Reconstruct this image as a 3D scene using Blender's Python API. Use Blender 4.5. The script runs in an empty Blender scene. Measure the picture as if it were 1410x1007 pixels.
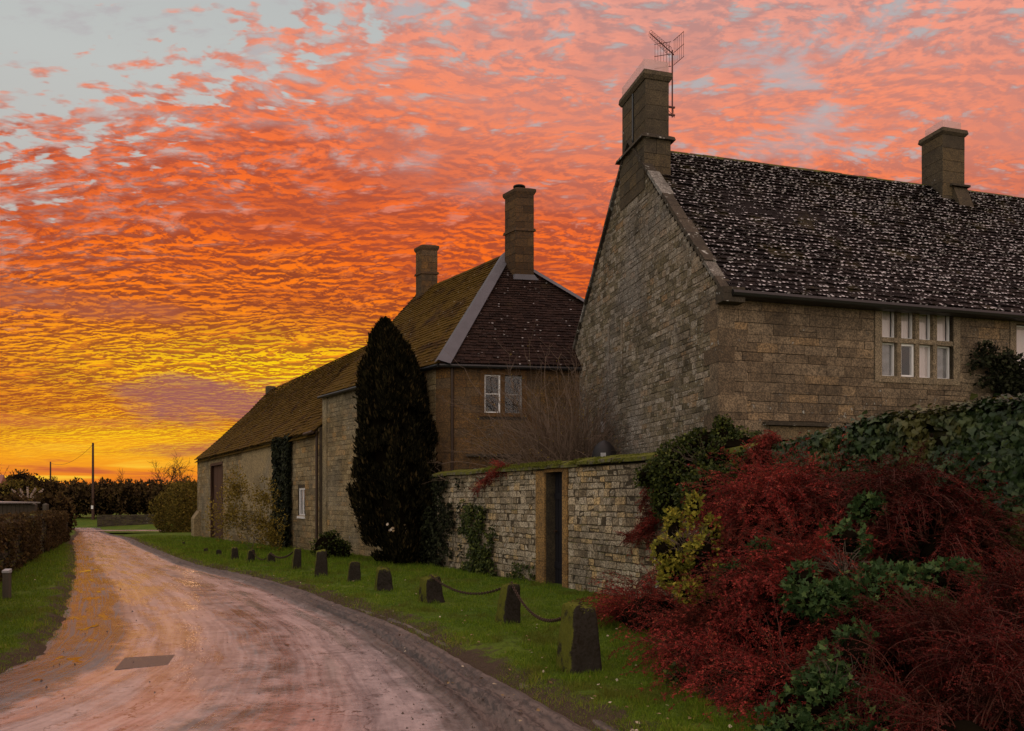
import bpy, math, random
import numpy as np
R = math.radians
rng = np.random.default_rng(7)
random.seed(7)
scene = bpy.context.scene
COL = scene.collection

# ------------------------------------------------------------------ camera
F, HX, HY, EYE = 1050.0, 705.0, 688.0, 1.6       # focal length in photo pixels, horizon, eye height
cd = bpy.data.cameras.new('camera'); cam = bpy.data.objects.new('camera', cd); COL.objects.link(cam)
cam.location = (0, 0, EYE); cam.rotation_euler = (R(90), 0, 0)
cd.sensor_width = 36; cd.lens = 36 * F / 1410.0; cd.shift_y = (HY - 503.5) / 1410.0
cd.clip_start = 0.05; cd.clip_end = 3000
scene.camera = cam

def lin(r, g, b):
    f = lambda c: (c / 255 / 12.92) if c / 255 <= .04045 else ((c / 255 + .055) / 1.055) ** 2.4
    return (f(r), f(g), f(b), 1)

# ------------------------------------------------------------------ node helper
class NT:
    def __init__(s, tree):
        s.t = tree; s.n = tree.nodes; s.l = tree.links; s.n.clear()
    def link(s, inp, v):
        if v is None: return
        if isinstance(v, bpy.types.NodeSocket): s.l.new(v, inp)
        else:
            try: inp.default_value = v
            except Exception: inp.default_value = (v, v, v)
    def node(s, typ, **kw):
        n = s.n.new(typ)
        for k, v in kw.items(): setattr(n, k, v)
        return n
    def m(s, op, a, b=None, c=None, clamp=False):
        n = s.node('ShaderNodeMath', operation=op, use_clamp=clamp)
        s.link(n.inputs[0], a); s.link(n.inputs[1], b)
        if c is not None: s.link(n.inputs[2], c)
        return n.outputs[0]
    def vm(s, op, a, b=None):
        n = s.node('ShaderNodeVectorMath', operation=op)
        s.link(n.inputs[0], a)
        if b is not None: s.link(n.inputs[1], b)
        return n.outputs[0]
    def xyz(s, v):
        n = s.node('ShaderNodeSeparateXYZ'); s.link(n.inputs[0], v); return n.outputs
    def comb(s, x, y, z):
        n = s.node('ShaderNodeCombineXYZ'); s.link(n.inputs[0], x); s.link(n.inputs[1], y); s.link(n.inputs[2], z); return n.outputs[0]
    def noise(s, v, scale, detail=3, rough=.55, dist=0, col=False):
        n = s.node('ShaderNodeTexNoise'); s.link(n.inputs['Vector'], v)
        n.inputs['Scale'].default_value = scale; n.inputs['Detail'].default_value = detail
        n.inputs['Roughness'].default_value = rough; n.inputs['Distortion'].default_value = dist
        return n.outputs['Color' if col else 'Fac']
    def voro(s, v, scale, feature='F1', out='Distance'):
        n = s.node('ShaderNodeTexVoronoi', feature=feature); s.link(n.inputs['Vector'], v)
        n.inputs['Scale'].default_value = scale; return n.outputs[out]
    def ramp(s, f, stops):
        n = s.node('ShaderNodeValToRGB'); s.link(n.inputs[0], f); e = n.color_ramp.elements
        while len(e) < len(stops): e.new(.5)
        for k, (p, c) in enumerate(stops):
            e[k].position = p; e[k].color = c if not isinstance(c, (int, float)) else (c, c, c, 1)
        return n.outputs[0]
    def step(s, f, a, b, lo=0.0, hi=1.0):
        n = s.node('ShaderNodeMapRange', interpolation_type='SMOOTHSTEP')
        s.link(n.inputs[0], f)
        for i, v in enumerate((a, b, lo, hi)): s.link(n.inputs[i + 1], v)
        return n.outputs[0]
    def mix(s, f, a, b, bt='MIX'):
        n = s.node('ShaderNodeMix', data_type='RGBA', blend_type=bt)
        s.link(n.inputs[0], f); s.link(n.inputs[6], a); s.link(n.inputs[7], b); return n.outputs[2]
    def attr(s, name, out='Fac'):
        n = s.node('ShaderNodeAttribute', attribute_name=name); return n.outputs[out]
    def obj(s): return s.node('ShaderNodeTexCoord').outputs['Object']
    def bump(s, h, strength=.5, dist=.02, normal=None):
        n = s.node('ShaderNodeBump'); s.link(n.inputs['Height'], h)
        n.inputs['Strength'].default_value = strength; n.inputs['Distance'].default_value = dist
        if normal is not None: s.link(n.inputs['Normal'], normal)
        return n.outputs[0]

# ------------------------------------------------------------------ world: afterglow sky with altocumulus
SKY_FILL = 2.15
SUN_AZ = -17.0           # degrees from +Y towards +X
world = bpy.data.worlds.new('World'); scene.world = world; world.use_nodes = True
def build_world():
    g = NT(world.node_tree)
    tc = g.node('ShaderNodeTexCoord').outputs['Generated']
    d = g.vm('NORMALIZE', tc)
    X, Y, Z = g.xyz(d)
    el = g.m('MULTIPLY', g.m('ARCSINE', Z), 57.2958)
    az = g.m('MULTIPLY', g.m('ARCTAN2', X, Y), 57.2958)
    zc = g.m('MAXIMUM', Z, 0.0)
    q = g.m('ADD', zc, 0.17)
    px = g.m('DIVIDE', X, q); py = g.m('DIVIDE', Y, q)
    # cloud sheet coordinates, wavelength longer across the sun's direction
    P = g.comb(g.m('MULTIPLY', px, .58), g.m('MULTIPLY', py, 1.0), 0.0)
    w = g.noise(P, 3.0, 2, .5, 0, col=True)
    warp = g.vm('SCALE', g.vm('SUBTRACT', w, (.5, .5, .5)))
    warp.node.inputs['Scale'].default_value = .13
    P = g.vm('ADD', P, warp)
    msk = g.m('MAXIMUM', g.step(g.noise(P, 1.7, 2, .5), .42, .60), g.step(el, 22, 31))
    def cells(vec):
        a = g.noise(vec, 16.0, 5, .66, .3)
        a2 = g.noise(vec, 28.0, 4, .64, .2)
        a = g.m('ADD', g.m('MULTIPLY', a, g.m('SUBTRACT', 1.0, msk)), g.m('MULTIPLY', a2, msk))
        b = g.noise(vec, 46.0, 2, .6, .2)
        return g.m('ADD', g.m('MULTIPLY', a, .70), g.m('MULTIPLY', b, .30))
    h1 = cells(P)
    h2 = cells(g.vm('ADD', P, (-.003, .013, 0)))
    dh = g.m('SUBTRACT', h1, h2); lit = g.step(dh, -.035, .062); lsoft = g.step(dh, -.085, .085); hi_ = g.m('MULTIPLY', g.step(el, 16, 27), .8)
    lit = g.m('ADD', g.m('MULTIPLY', lit, g.m('SUBTRACT', 1.0, hi_)), g.m('MULTIPLY', lsoft, hi_))
    big = g.noise(P, 2.2, 4, .6)
    # colours by elevation (warped so the bands are uneven)
    ela = g.m('ADD', el, g.m('MULTIPLY', g.m('SUBTRACT', big, .5), 9.0))
    ela = g.m('ADD', ela, g.m('MULTIPLY', g.m('ABSOLUTE', g.m('ADD', az, 17.0)), .13))
    e01 = g.m('DIVIDE', ela, 40.0, clamp=True)
    litc = g.ramp(e01, [(0, lin(255, 150, 30)), (.12, lin(255, 172, 22)), (.20, lin(255, 158, 24)), (.28, lin(255, 138, 28)), (.36, lin(255, 126, 26)), (.46, lin(252, 112, 28)),
                        (.56, lin(247, 110, 48)), (.70, lin(248, 138, 98)), (1, lin(238, 170, 156))])
    drkc = g.ramp(e01, [(0, lin(206, 100, 24)), (.12, lin(196, 92, 32)), (.25, lin(150, 72, 38)), (.38, lin(152, 70, 40)), (.47, lin(172, 76, 46)),
                        (.58, lin(178, 84, 60)), (.72, lin(208, 130, 112)), (1, lin(178, 146, 146))])
    gapc = g.ramp(e01, [(0, lin(255, 168, 40)), (.16, lin(255, 182, 28)), (.27, lin(250, 140, 34)), (.35, lin(240, 124, 42)), (.52, lin(232, 120, 84)),
                        (.7, lin(190, 172, 168)), (1, lin(166, 172, 172))])
    col = g.mix(lit, drkc, litc)
    shade = g.step(g.m('ADD', g.m('MULTIPLY', h1, .45), g.m('MULTIPLY', big, .55)), .47, .60)
    col = g.mix(g.m('MULTIPLY', shade, .62), col, drkc)
    gap = g.step(h1, .47, .36)
    col = g.mix(g.m('MULTIPLY', gap, .85), col, gapc)
    # glow round the hidden sun: hot yellow edges
    da = g.m('DIVIDE', g.m('SUBTRACT', az, -15.0), 15.0)
    de = g.m('DIVIDE', g.m('SUBTRACT', el, 8.9), 2.6)
    r2 = g.m('ADD', g.m('MULTIPLY', da, da), g.m('MULTIPLY', de, de))
    glow = g.m('EXPONENT', g.m('MULTIPLY', r2, -1.0))
    col = g.mix(g.m('MULTIPLY', glow, .22), col, lin(255, 190, 20))
    col = g.mix(g.m('MULTIPLY', glow, g.step(lit, .25, .9)), col, lin(255, 214, 20))
    db = g.m('DIVIDE', g.m('SUBTRACT', az, -26.0), 9.0); dc_ = g.m('DIVIDE', g.m('SUBTRACT', el, 4.0), 1.3)
    gl2 = g.m('EXPONENT', g.m('MULTIPLY', g.m('ADD', g.m('MULTIPLY', db, db), g.m('MULTIPLY', dc_, dc_)), -1.0))
    col = g.mix(g.m('MULTIPLY', gl2, g.m('ADD', .35, g.m('MULTIPLY', g.step(lit, .25, .9), .65))), col, lin(255, 206, 28))
    # smooth streaks low over the horizon
    S = g.comb(g.m('MULTIPLY', az, .05), g.m('MULTIPLY', el, .55), 0)
    st = g.noise(S, 1.6, 4, .6, .5)
    low = g.ramp(g.m('DIVIDE', el, 5.0, clamp=True), [(0, lin(226, 116, 44)), (.3, lin(240, 134, 34)), (.6, lin(255, 176, 34)), (1, lin(250, 150, 34))])
    low = g.mix(g.step(st, .52, .68), low, lin(206, 104, 52))
    low = g.mix(g.m('MULTIPLY', g.step(st, .50, .34), .8), low, lin(255, 206, 60))
    col = g.mix(g.step(g.m('ADD', el, g.m('MULTIPLY', g.m('SUBTRACT', big, .5), 3)), 4.6, 1.8), col, low)
    # mauve bars of stratus
    def bar(a0, e0, aw, ew, c, k, tilt=0.0):
        nonlocal col
        wn = g.noise(g.comb(g.m('MULTIPLY', az, .22), g.m('MULTIPLY', el, .7), 3), 1.0, 4, .6)
        aa = g.m('DIVIDE', g.m('SUBTRACT', az, a0), aw)
        ee = g.m('DIVIDE', g.m('SUBTRACT', g.m('SUBTRACT', el, e0), g.m('MULTIPLY', g.m('SUBTRACT', az, a0), tilt)), ew)
        rr = g.m('ADD', g.m('MULTIPLY', aa, aa), g.m('MULTIPLY', ee, ee))
        mk = g.step(g.m('ADD', rr, g.m('MULTIPLY', g.m('SUBTRACT', wn, .5), 4.0)), 1.4, .1)
        soft = g.mix(.55, c, g.mix(g.m('MULTIPLY', lit, .4), c, col))
        col = g.mix(g.m('MULTIPLY', mk, k), col, soft)
    bar(-20.5, 6.9, 8.0, 1.7, lin(160, 96, 88), 1.0, -.03)
    bar(-22.5, 3.5, 4.0, .55, lin(176, 96, 72), .85, .06)
    bar(-31.0, 12.6, 9.0, .9, lin(168, 90, 66), .8, .0)
    bar(-36.0, 5.0, 9.0, .5, lin(200, 110, 60), .6, .0)
    # open sky beyond the edge of the sheet, upper left and behind the camera
    sky = g.node('ShaderNodeTexSky', sky_type='NISHITA', sun_disc=False)
    sky.sun_elevation = R(1.0); sky.sun_rotation = R(SUN_AZ)
    clear = g.mix(1.0, g.ramp(g.m('DIVIDE', el, 90, clamp=True), [(0, lin(150, 130, 126)), (.3, lin(180, 183, 180)), (1, lin(128, 138, 150))]),
                  g.mix(1.0, sky.outputs[0], (.06, .06, .06, 1), 'MULTIPLY'), 'ADD')
    # sheet edge: elevation above which it breaks up, rising to the right
    edge = g.m('SUBTRACT', el, g.m('ADD', 28.6, g.m('MULTIPLY', g.m('ADD', az, 20.0), .50)))
    edge = g.m('ADD', edge, g.m('MULTIPLY', g.m('SUBTRACT', g.noise(P, 30.0, 3, .55, .1), .5), -26.0))
    edge = g.m('ADD', edge, g.m('MULTIPLY', g.m('SUBTRACT', h1, .5), 14.0))
    edge = g.m('ADD', edge, g.m('MULTIPLY', g.m('SUBTRACT', big, .5), 7.0))
    open_ = g.step(edge, -2.0, 1.6)
    thin = g.step(g.m('ADD', edge, g.m('MULTIPLY', g.m('SUBTRACT', h1, .5), -14.0)), -12.0, 2.0)
    col = g.mix(g.m('MULTIPLY', g.m('MULTIPLY', thin, g.step(h1, .56, .40)), .55), col, clear)
    col = g.mix(open_, col, clear)
    # pale breaks in the upper right
    up = g.m('MULTIPLY', g.step(ela, 21, 32), g.step(g.m('ADD', g.m('MULTIPLY', h1, .5), g.m('MULTIPLY', g.noise(P, 5.0, 3, .6), .5)), .49, .38))
    col = g.mix(g.m('MULTIPLY', up, .8), col, lin(182, 176, 178))
    # the half of the sky behind the camera: warm greys, brightened by the added fill
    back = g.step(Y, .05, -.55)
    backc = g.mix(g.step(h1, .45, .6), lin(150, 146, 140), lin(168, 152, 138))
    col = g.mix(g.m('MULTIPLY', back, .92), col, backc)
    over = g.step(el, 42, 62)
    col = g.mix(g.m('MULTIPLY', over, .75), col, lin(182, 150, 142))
    # added fill: sky overhead and behind the camera brightened to light the street
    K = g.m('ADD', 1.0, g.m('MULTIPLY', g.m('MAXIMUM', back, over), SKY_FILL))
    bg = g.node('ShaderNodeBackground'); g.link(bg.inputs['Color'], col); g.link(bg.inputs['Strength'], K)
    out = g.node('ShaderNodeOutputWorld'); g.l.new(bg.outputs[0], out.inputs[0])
build_world()
sd = bpy.data.lights.new('sun', 'SUN'); sun = bpy.data.objects.new('sun', sd); COL.objects.link(sun)
sd.energy = .5; sd.angle = R(12); sd.color = (1, .55, .28)
sun.rotation_euler = (R(90 - 2.0), 0, R(180 - SUN_AZ))
sun.location = (-30, 100, 30)
vs = scene.view_settings
vs.view_transform = 'Standard'; vs.look = 'None'; vs.exposure = 0; vs.gamma = 1; vs.use_curve_mapping = False
scene.cycles.max_bounces = 6; scene.cycles.transparent_max_bounces = 12

# ------------------------------------------------------------------ geometry helpers
class Geo:
    def __init__(s): s.V = []; s.Fc = []; s.A = []; s.T = []; s.M = []; s.n = 0
    def add(s, v, f, a=0.5, t=0.0, m=0):
        v = np.asarray(v, float).reshape(-1, 3); f = np.asarray(f, int)
        if f.ndim == 1: f = f[None]
        s.V.append(v); s.Fc.append(f + s.n); s.M.append(np.full(len(f), m))
        s.A.append(np.full(len(v), a) if np.isscalar(a) else np.asarray(a, float))
        s.T.append(np.full(len(v), t) if np.isscalar(t) else np.asarray(t, float))
        s.n += len(v); return s
    def box(s, lo, hi, a=0.5, m=0, ax=None, o=(0, 0, 0)):
        (x0, y0, z0), (x1, y1, z1) = lo, hi
        v = np.array([(x0, y0, z0), (x1, y0, z0), (x1, y1, z0), (x0, y1, z0), (x0, y0, z1), (x1, y0, z1), (x1, y1, z1), (x0, y1, z1)], float)
        if ax is not None: v = v @ np.asarray(ax, float)
        v = v + np.asarray(o, float)
        return s.add(v, [(0, 3, 2, 1), (4, 5, 6, 7), (0, 1, 5, 4), (1, 2, 6, 5), (2, 3, 7, 6), (3, 0, 4, 7)], a, m=m)
    def prism(s, poly, ext, a=.5, m=0):
        p = np.asarray(poly, float); n = len(p); v = np.vstack([p, p + np.asarray(ext, float)])
        s.add(v, [list(range(n))[::-1]], a, m=m); s.n -= 2 * n
        s.V.pop(); s.A.pop(); s.T.pop()
        s.V.append(v); s.A.append(np.full(2 * n, a)); s.T.append(np.zeros(2 * n)); base = s.n
        s.Fc.append(np.array([[base + n + i for i in range(n)]])); s.M.append(np.full(1, m))
        s.Fc.append(np.array([(base + i, base + (i + 1) % n, base + n + (i + 1) % n, base + n + i) for i in range(n)])); s.M.append(np.full(n, m))
        s.n += 2 * n; return s
    def tubes(s, P, Rr, sides=3, a=0.5, cap=False, m=0):
        """P (N,K,3) polylines, Rr (N,K) radii"""
        P = np.asarray(P, float); Rr = np.asarray(Rr, float)
        if P.ndim == 2: P = P[None]; Rr = Rr[None]
        N, K, _ = P.shape
        D = np.gradient(P, axis=1); D /= np.linalg.norm(D, axis=2, keepdims=True) + 1e-9
        up = np.where(np.abs(D[..., 2:3]) > .9, np.array([1., 0, 0]), np.array([0, 0, 1.]))
        A1 = np.cross(D, up); A1 /= np.linalg.norm(A1, axis=2, keepdims=True) + 1e-9
        A2 = np.cross(D, A1)
        th = np.arange(sides) * 2 * np.pi / sides
        ring = P[:, :, None] + Rr[:, :, None, None] * (np.cos(th)[None, None, :, None] * A1[:, :, None] + np.sin(th)[None, None, :, None] * A2[:, :, None])
        V = ring.reshape(-1, 3)
        n_, k_, s_ = np.meshgrid(np.arange(N), np.arange(K - 1), np.arange(sides), indexing='ij')
        b = (n_ * K + k_) * sides; s2 = (s_ + 1) % sides
        Fq = np.stack([b + s_, b + s2, b + sides + s2, b + sides + s_], -1).reshape(-1, 4)
        av = np.repeat(np.asarray(a), K * sides) if not np.isscalar(a) else a
        s.add(V, Fq, av, m=m)
        if cap:
            base = s.n - len(V)
            for i in range(N):
                s.Fc.append(np.array([[base + (i * K + K - 1) * sides + j for j in range(sides)]])); s.M.append(np.full(1, m))
                s.Fc.append(np.array([[base + i * K * sides + j for j in range(sides)][::-1]])); s.M.append(np.full(1, m))
        return s
    def leaves(s, C, D, Nn, L, W, tmpl, a=None, m=0):
        """instances of a flat leaf template: C centre (base), D direction, Nn approx normal, L, W arrays"""
        C = np.asarray(C, float); n = len(C)
        if n == 0: return s
        D = D / (np.linalg.norm(D, axis=1, keepdims=True) + 1e-9)
        S = np.cross(D, Nn); S /= np.linalg.norm(S, axis=1, keepdims=True) + 1e-9
        U = np.cross(S, D)
        L = np.broadcast_to(L, (n,)); W = np.broadcast_to(W, (n,))
        T = np.asarray(tmpl, float); k = len(T)
        V = C[:, None] + T[None, :, 0, None] * W[:, None, None] * S[:, None] + T[None, :, 1, None] * L[:, None, None] * D[:, None] + T[None, :, 2, None] * W[:, None, None] * U[:, None]
        Fq = (np.arange(n)[:, None] * k + np.arange(k)[None])
        if a is None: a = rng.random(n)
        s.add(V.reshape(-1, 3), Fq, np.repeat(a, k), m=m); return s
    def build(s, name, mats, parent=None, smooth=False, loc=None):
        me = bpy.data.meshes.new(name)
        if s.n:
            V = np.vstack(s.V); me.vertices.add(len(V)); me.vertices.foreach_set('co', V.ravel())
            counts = np.concatenate([np.full(len(f), f.shape[1]) for f in s.Fc])
            loops = np.concatenate([f.ravel() for f in s.Fc])
            me.loops.add(len(loops)); me.loops.foreach_set('vertex_index', loops.astype(np.int32))
            me.polygons.add(len(counts)); st = np.concatenate([[0], np.cumsum(counts)[:-1]])
            me.polygons.foreach_set('loop_start', st.astype(np.int32)); me.polygons.foreach_set('loop_total', counts.astype(np.int32))
            me.polygons.foreach_set('material_index', np.concatenate(s.M).astype(np.int32))
            me.polygons.foreach_set('use_smooth', np.full(len(counts), bool(smooth)))
            for nm, arr in (('v', s.A), ('t', s.T)):
                at = me.attributes.new(nm, 'FLOAT', 'POINT'); at.data.foreach_set('value', np.concatenate(arr).astype(np.float32))
        me.update(calc_edges=True); me.validate()
        for mt in (mats if isinstance(mats, (list, tuple)) else [mats]): me.materials.append(mt)
        o = bpy.data.objects.new(name, me); COL.objects.link(o)
        if parent is not None: o.parent = parent
        if loc is not None: o.location = loc
        return o

def tag(o, label=None, cat=None, group=None, kind=None):
    if label: o['label'] = label
    if cat: o['category'] = cat
    if group: o['group'] = group
    if kind: o['kind'] = kind
    return o
def thing(name, label, cat, loc=(0, 0, 0), rz=0, group=None):
    o = bpy.data.objects.new(name, None); COL.objects.link(o); o.location = loc; o.rotation_euler = (0, 0, rz)
    o.empty_display_size = .2
    return tag(o, label, cat, group)

DIAMOND = [(0, 0, 0), (.5, .45, .12), (0, 1, 0), (-.5, .45, .12)]
OVAL = [(0, 0, 0), (.42, .25, .1), (.5, .55, .1), (0, 1, -.05), (-.5, .55, .1), (-.42, .25, .1)]
IVY = [(0, 0, 0), (.35, -.12, .05), (.55, .25, .08), (.3, .5, .05), (0, 1, -.1), (-.3, .5, .05), (-.55, .25, .08), (-.35, -.12, .05)]
LOBE = [(0, 0, 0), (.38, -.08, .05), (.30, .22, .02), (.55, .45, .12), (.22, .55, .04), (0, 1, -.1), (-.22, .55, .04), (-.55, .45, .12), (-.30, .22, .02), (-.38, -.08, .05)]
BLADE = [(-.5, 0, 0), (.5, 0, 0), (.15, .6, .6), (0, 1, 2.2)]

def smooth01(x): x = np.clip(x, 0, 1); return x * x * (3 - 2 * x)
def vnoise(x, y, seed=0):
    """cheap value noise, vectorised"""
    x = np.asarray(x, float); y = np.asarray(y, float)
    xi = np.floor(x).astype(int); yi = np.floor(y).astype(int); xf = x - xi; yf = y - yi
    def hsh(a, b):
        n = (a * 374761393 + b * 668265263 + seed * 144665) & 0x7fffffff
        n = ((n ^ (n >> 13)) * 1274126177) & 0x7fffffff
        return (n & 0xffff) / 65535.0
    u = xf * xf * (3 - 2 * xf); w = yf * yf * (3 - 2 * yf)
    return (hsh(xi, yi) * (1 - u) + hsh(xi + 1, yi) * u) * (1 - w) + (hsh(xi, yi + 1) * (1 - u) + hsh(xi + 1, yi + 1) * u) * w
def fbm(x, y, seed=0, o=4):
    r = 0; a = .5
    for i in range(o): r = r + a * vnoise(x * 2 ** i, y * 2 ** i, seed + i); a *= .5
    return r

def hgt(x, y):
    """ground height: level near the house, falling gently away along the lane, a bank beyond the junction"""
    x = np.asarray(x, float); y = np.asarray(y, float)
    y2 = np.minimum(y, 76)
    z = -.02 * np.where(y2 < 12, 0, np.where(y2 < 18, (y2 - 12) ** 2 / 12, y2 - 15))
    z = z + .9 * smooth01((y - 80) / 14) + .3 * (fbm(x * .02 + 9, y * .02, 3) - .5) * smooth01((y - 90) / 40)
    return z
def H(x, y): return float(hgt(x, y))
def gp(px, py, dz0=0.0):
    """ground point seen at a photo pixel"""
    dx = (px - HX) / F; dz = (HY - py) / F; lo, hi = 1.0, 79.0
    for _ in range(50):
        t = (lo + hi) / 2
        if EYE + dz * t > H(dx * t, t) + dz0: lo = t
        else: hi = t
    return (dx * lo, lo, H(dx * lo, lo))
def at(px, py, Y): return np.array([(px - HX) / F * Y, Y, EYE + (HY - py) / F * Y])
def along(o, d, px):
    """distance along the plan line o + t d at which it is seen in photo column px"""
    k = (px - HX) / F
    return (k * o[1] - o[0]) / (d[0] - k * d[1])

# ------------------------------------------------------------------ materials
def mat(name, fn):
    m = bpy.data.materials.new(name); m.use_nodes = True; g = NT(m.node_tree)
    sh = fn(g); out = g.node('ShaderNodeOutputMaterial'); g.l.new(sh, out.inputs[0]); return m
def pbsdf(g, col, rough=.8, normal=None, spec=.3, metal=0.0, alpha=None, ior=1.5):
    b = g.node('ShaderNodeBsdfPrincipled'); b.inputs['IOR'].default_value = ior; g.link(b.inputs['Base Color'], col); g.link(b.inputs['Roughness'], rough)
    b.inputs['Specular IOR Level'].default_value = spec if not isinstance(spec, bpy.types.NodeSocket) else .5
    if isinstance(spec, bpy.types.NodeSocket): g.link(b.inputs['Specular IOR Level'], spec)
    b.inputs['Metallic'].default_value = metal
    if normal is not None: g.link(b.inputs['Normal'], normal)
    if alpha is not None: g.link(b.inputs['Alpha'], alpha)
    return b.outputs[0]
def plain(name, c, rough=.6, spec=.3, metal=0.0, var=.25, sc=6):
    def f(g):
        o = g.obj(); n = g.noise(o, sc, 4)
        c2 = g.mix(g.m('MULTIPLY', n, var * 2, clamp=True), c, tuple(x * (1 - var) for x in c[:3]) + (1,))
        return pbsdf(g, c2, rough, g.bump(g.noise(o, sc * 6, 3), .15, .01), spec, metal)
    return mat(name, f)
def stone(name, pal, lichen=.0, dirt=.35, dirtc=(.035, .03, .025, 1), rough=.85, moss=0.0, lsc=9.0, big=None, mside=0.0):
    """pal: ramp stops over the per-stone random value"""
    def f(g):
        o = g.obj(); v = g.attr('v')
        c = g.ramp(v, pal)
        if big is not None: c = g.mix(g.step(g.noise(o, .45, 3, .5), .45, .62), c, g.mix(.55, c, big))
        n1 = g.noise(o, 1.1, 5, .65); n2 = g.noise(o, 9, 5, .65); n3 = g.noise(o, 38, 3, .6)
        c = g.mix(g.m('MULTIPLY', g.step(n1, .42, .68), dirt), c, dirtc)
        c = g.mix(g.m('MULTIPLY', g.step(n2, .40, .75), .55), c, dirtc)
        c = g.mix(g.step(n3, .62, .4), c, g.mix(.65, c, dirtc))
        if lichen > 0:
            lm = g.m('MULTIPLY', g.step(g.noise(o, lsc, 4, .7), .60, .67), g.step(g.noise(o, .8, 3), .62 - lichen * .3, .72 - lichen * .3))
            c = g.mix(g.m('MULTIPLY', lm, .85), c, (.42, .42, .38, 1))
        if moss > 0:
            nz = g.node('ShaderNodeNewGeometry').outputs['Normal']; up = g.m('SUBTRACT', g.xyz(nz)[2], g.m('MULTIPLY', g.m('ADD', g.xyz(nz)[0], .35), mside))
            mm = g.m('MULTIPLY', g.step(g.m('ADD', g.m('MULTIPLY', up, .30), g.noise(o, 5.0, 5, .75)), .72 - moss * .4, .86 - moss * .4), .9)
            c = g.mix(mm, c, g.mix(n3, (.06, .07, .010, 1), (.15, .15, .02, 1)))
        hh = g.m('ADD', g.m('MULTIPLY', n2, .6), g.m('MULTIPLY', n3, .4))
        return pbsdf(g, c, rough, g.bump(hh, .7, .025), .06)
    return mat(name, f)

M = {}
M['gable'] = stone('gable_stone', [(0, (0.13, 0.104, 0.0585, 1)), (.3, (0.26, 0.215, 0.13, 1)), (.6, (0.351, 0.286, 0.202, 1)), (.85, (0.494, 0.429, 0.332, 1)), (1, (0.364, 0.234, 0.117, 1))], 1.1, .5, lsc=13, big=(0.325, 0.305, 0.286, 1))
M['ashlar'] = stone('front_ashlar', [(0, (0.171, 0.122, 0.0756, 1)), (.4, (0.268, 0.199, 0.128, 1)), (.8, (0.329, 0.248, 0.161, 1)), (1, (0.366, 0.244, 0.128, 1))], .25, .5)
M['ochre'] = stone('ochre_dressed_stone', [(0, (.24, .16, .075, 1)), (1, (.31, .21, .10, 1))], 0, .35, big=(.22, .17, .11, 1))
M['windowstone'] = stone('pale_window_stone', [(0, (.30, .235, .15, 1)), (1, (.38, .30, .20, 1))], 0, .3)
M['jamb'] = stone('orange_jamb_stone', [(0, (0.33, 0.187, 0.066, 1)), (1, (0.462, 0.275, 0.099, 1))], 0, .3)
M['mortar'] = stone('old_mortar', [(0, (0.092, 0.0713, 0.0437, 1)), (1, (0.149, 0.115, 0.0713, 1))], 0, .5)
M['mortar_dark'] = stone('weathered_joint', [(0, (.05, .04, .03, 1)), (1, (.08, .065, .045, 1))], 0, .5)
M['cottage'] = stone('cottage_stone', [(0, (0.17, 0.09, 0.035, 1)), (.4, (0.2, 0.115, 0.045, 1)), (.8, (0.17, 0.11, 0.06, 1)), (1, (0.25, 0.13, 0.04, 1))], .1, .5)
M['barn'] = stone('barn_stone', [(0, (0.3, 0.213, 0.1, 1)), (.4, (0.413, 0.312, 0.156, 1)), (.8, (0.488, 0.375, 0.206, 1)), (1, (0.562, 0.338, 0.125, 1))], .3, .42, big=(0.35, 0.312, 0.225, 1))
M['rubble'] = stone('garden_wall_rubble', [(0, (0.312, 0.24, 0.15, 1)), (.35, (0.504, 0.414, 0.282, 1)), (.75, (0.648, 0.552, 0.402, 1)), (1, (0.72, 0.504, 0.24, 1))], .6, .5, moss=.12, lsc=16)
M['mossstone'] = stone('mossy_coping_stone', [(0, (.12, .11, .07, 1)), (1, (.2, .18, .12, 1))], .3, .5, moss=.62)
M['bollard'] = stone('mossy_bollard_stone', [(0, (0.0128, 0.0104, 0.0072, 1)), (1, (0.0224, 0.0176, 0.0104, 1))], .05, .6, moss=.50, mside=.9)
M['chimney'] = stone('chimney_stone', [(0, (0.0935, 0.0765, 0.051, 1)), (.5, (0.128, 0.102, 0.0638, 1)), (1, (0.17, 0.123, 0.0638, 1))], .2, .45)
M['coping'] = stone('gable_coping_stone', [(0, (.06, .05, .035, 1)), (.75, (.11, .09, .065, 1)), (1, (.45, .44, .40, 1))], 1.3, .5, lsc=6)
M['drystone'] = stone('left_wall_stone', [(0, (.05, .04, .03, 1)), (1, (.12, .10, .07, 1))], .2, .5, moss=.35)

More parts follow.
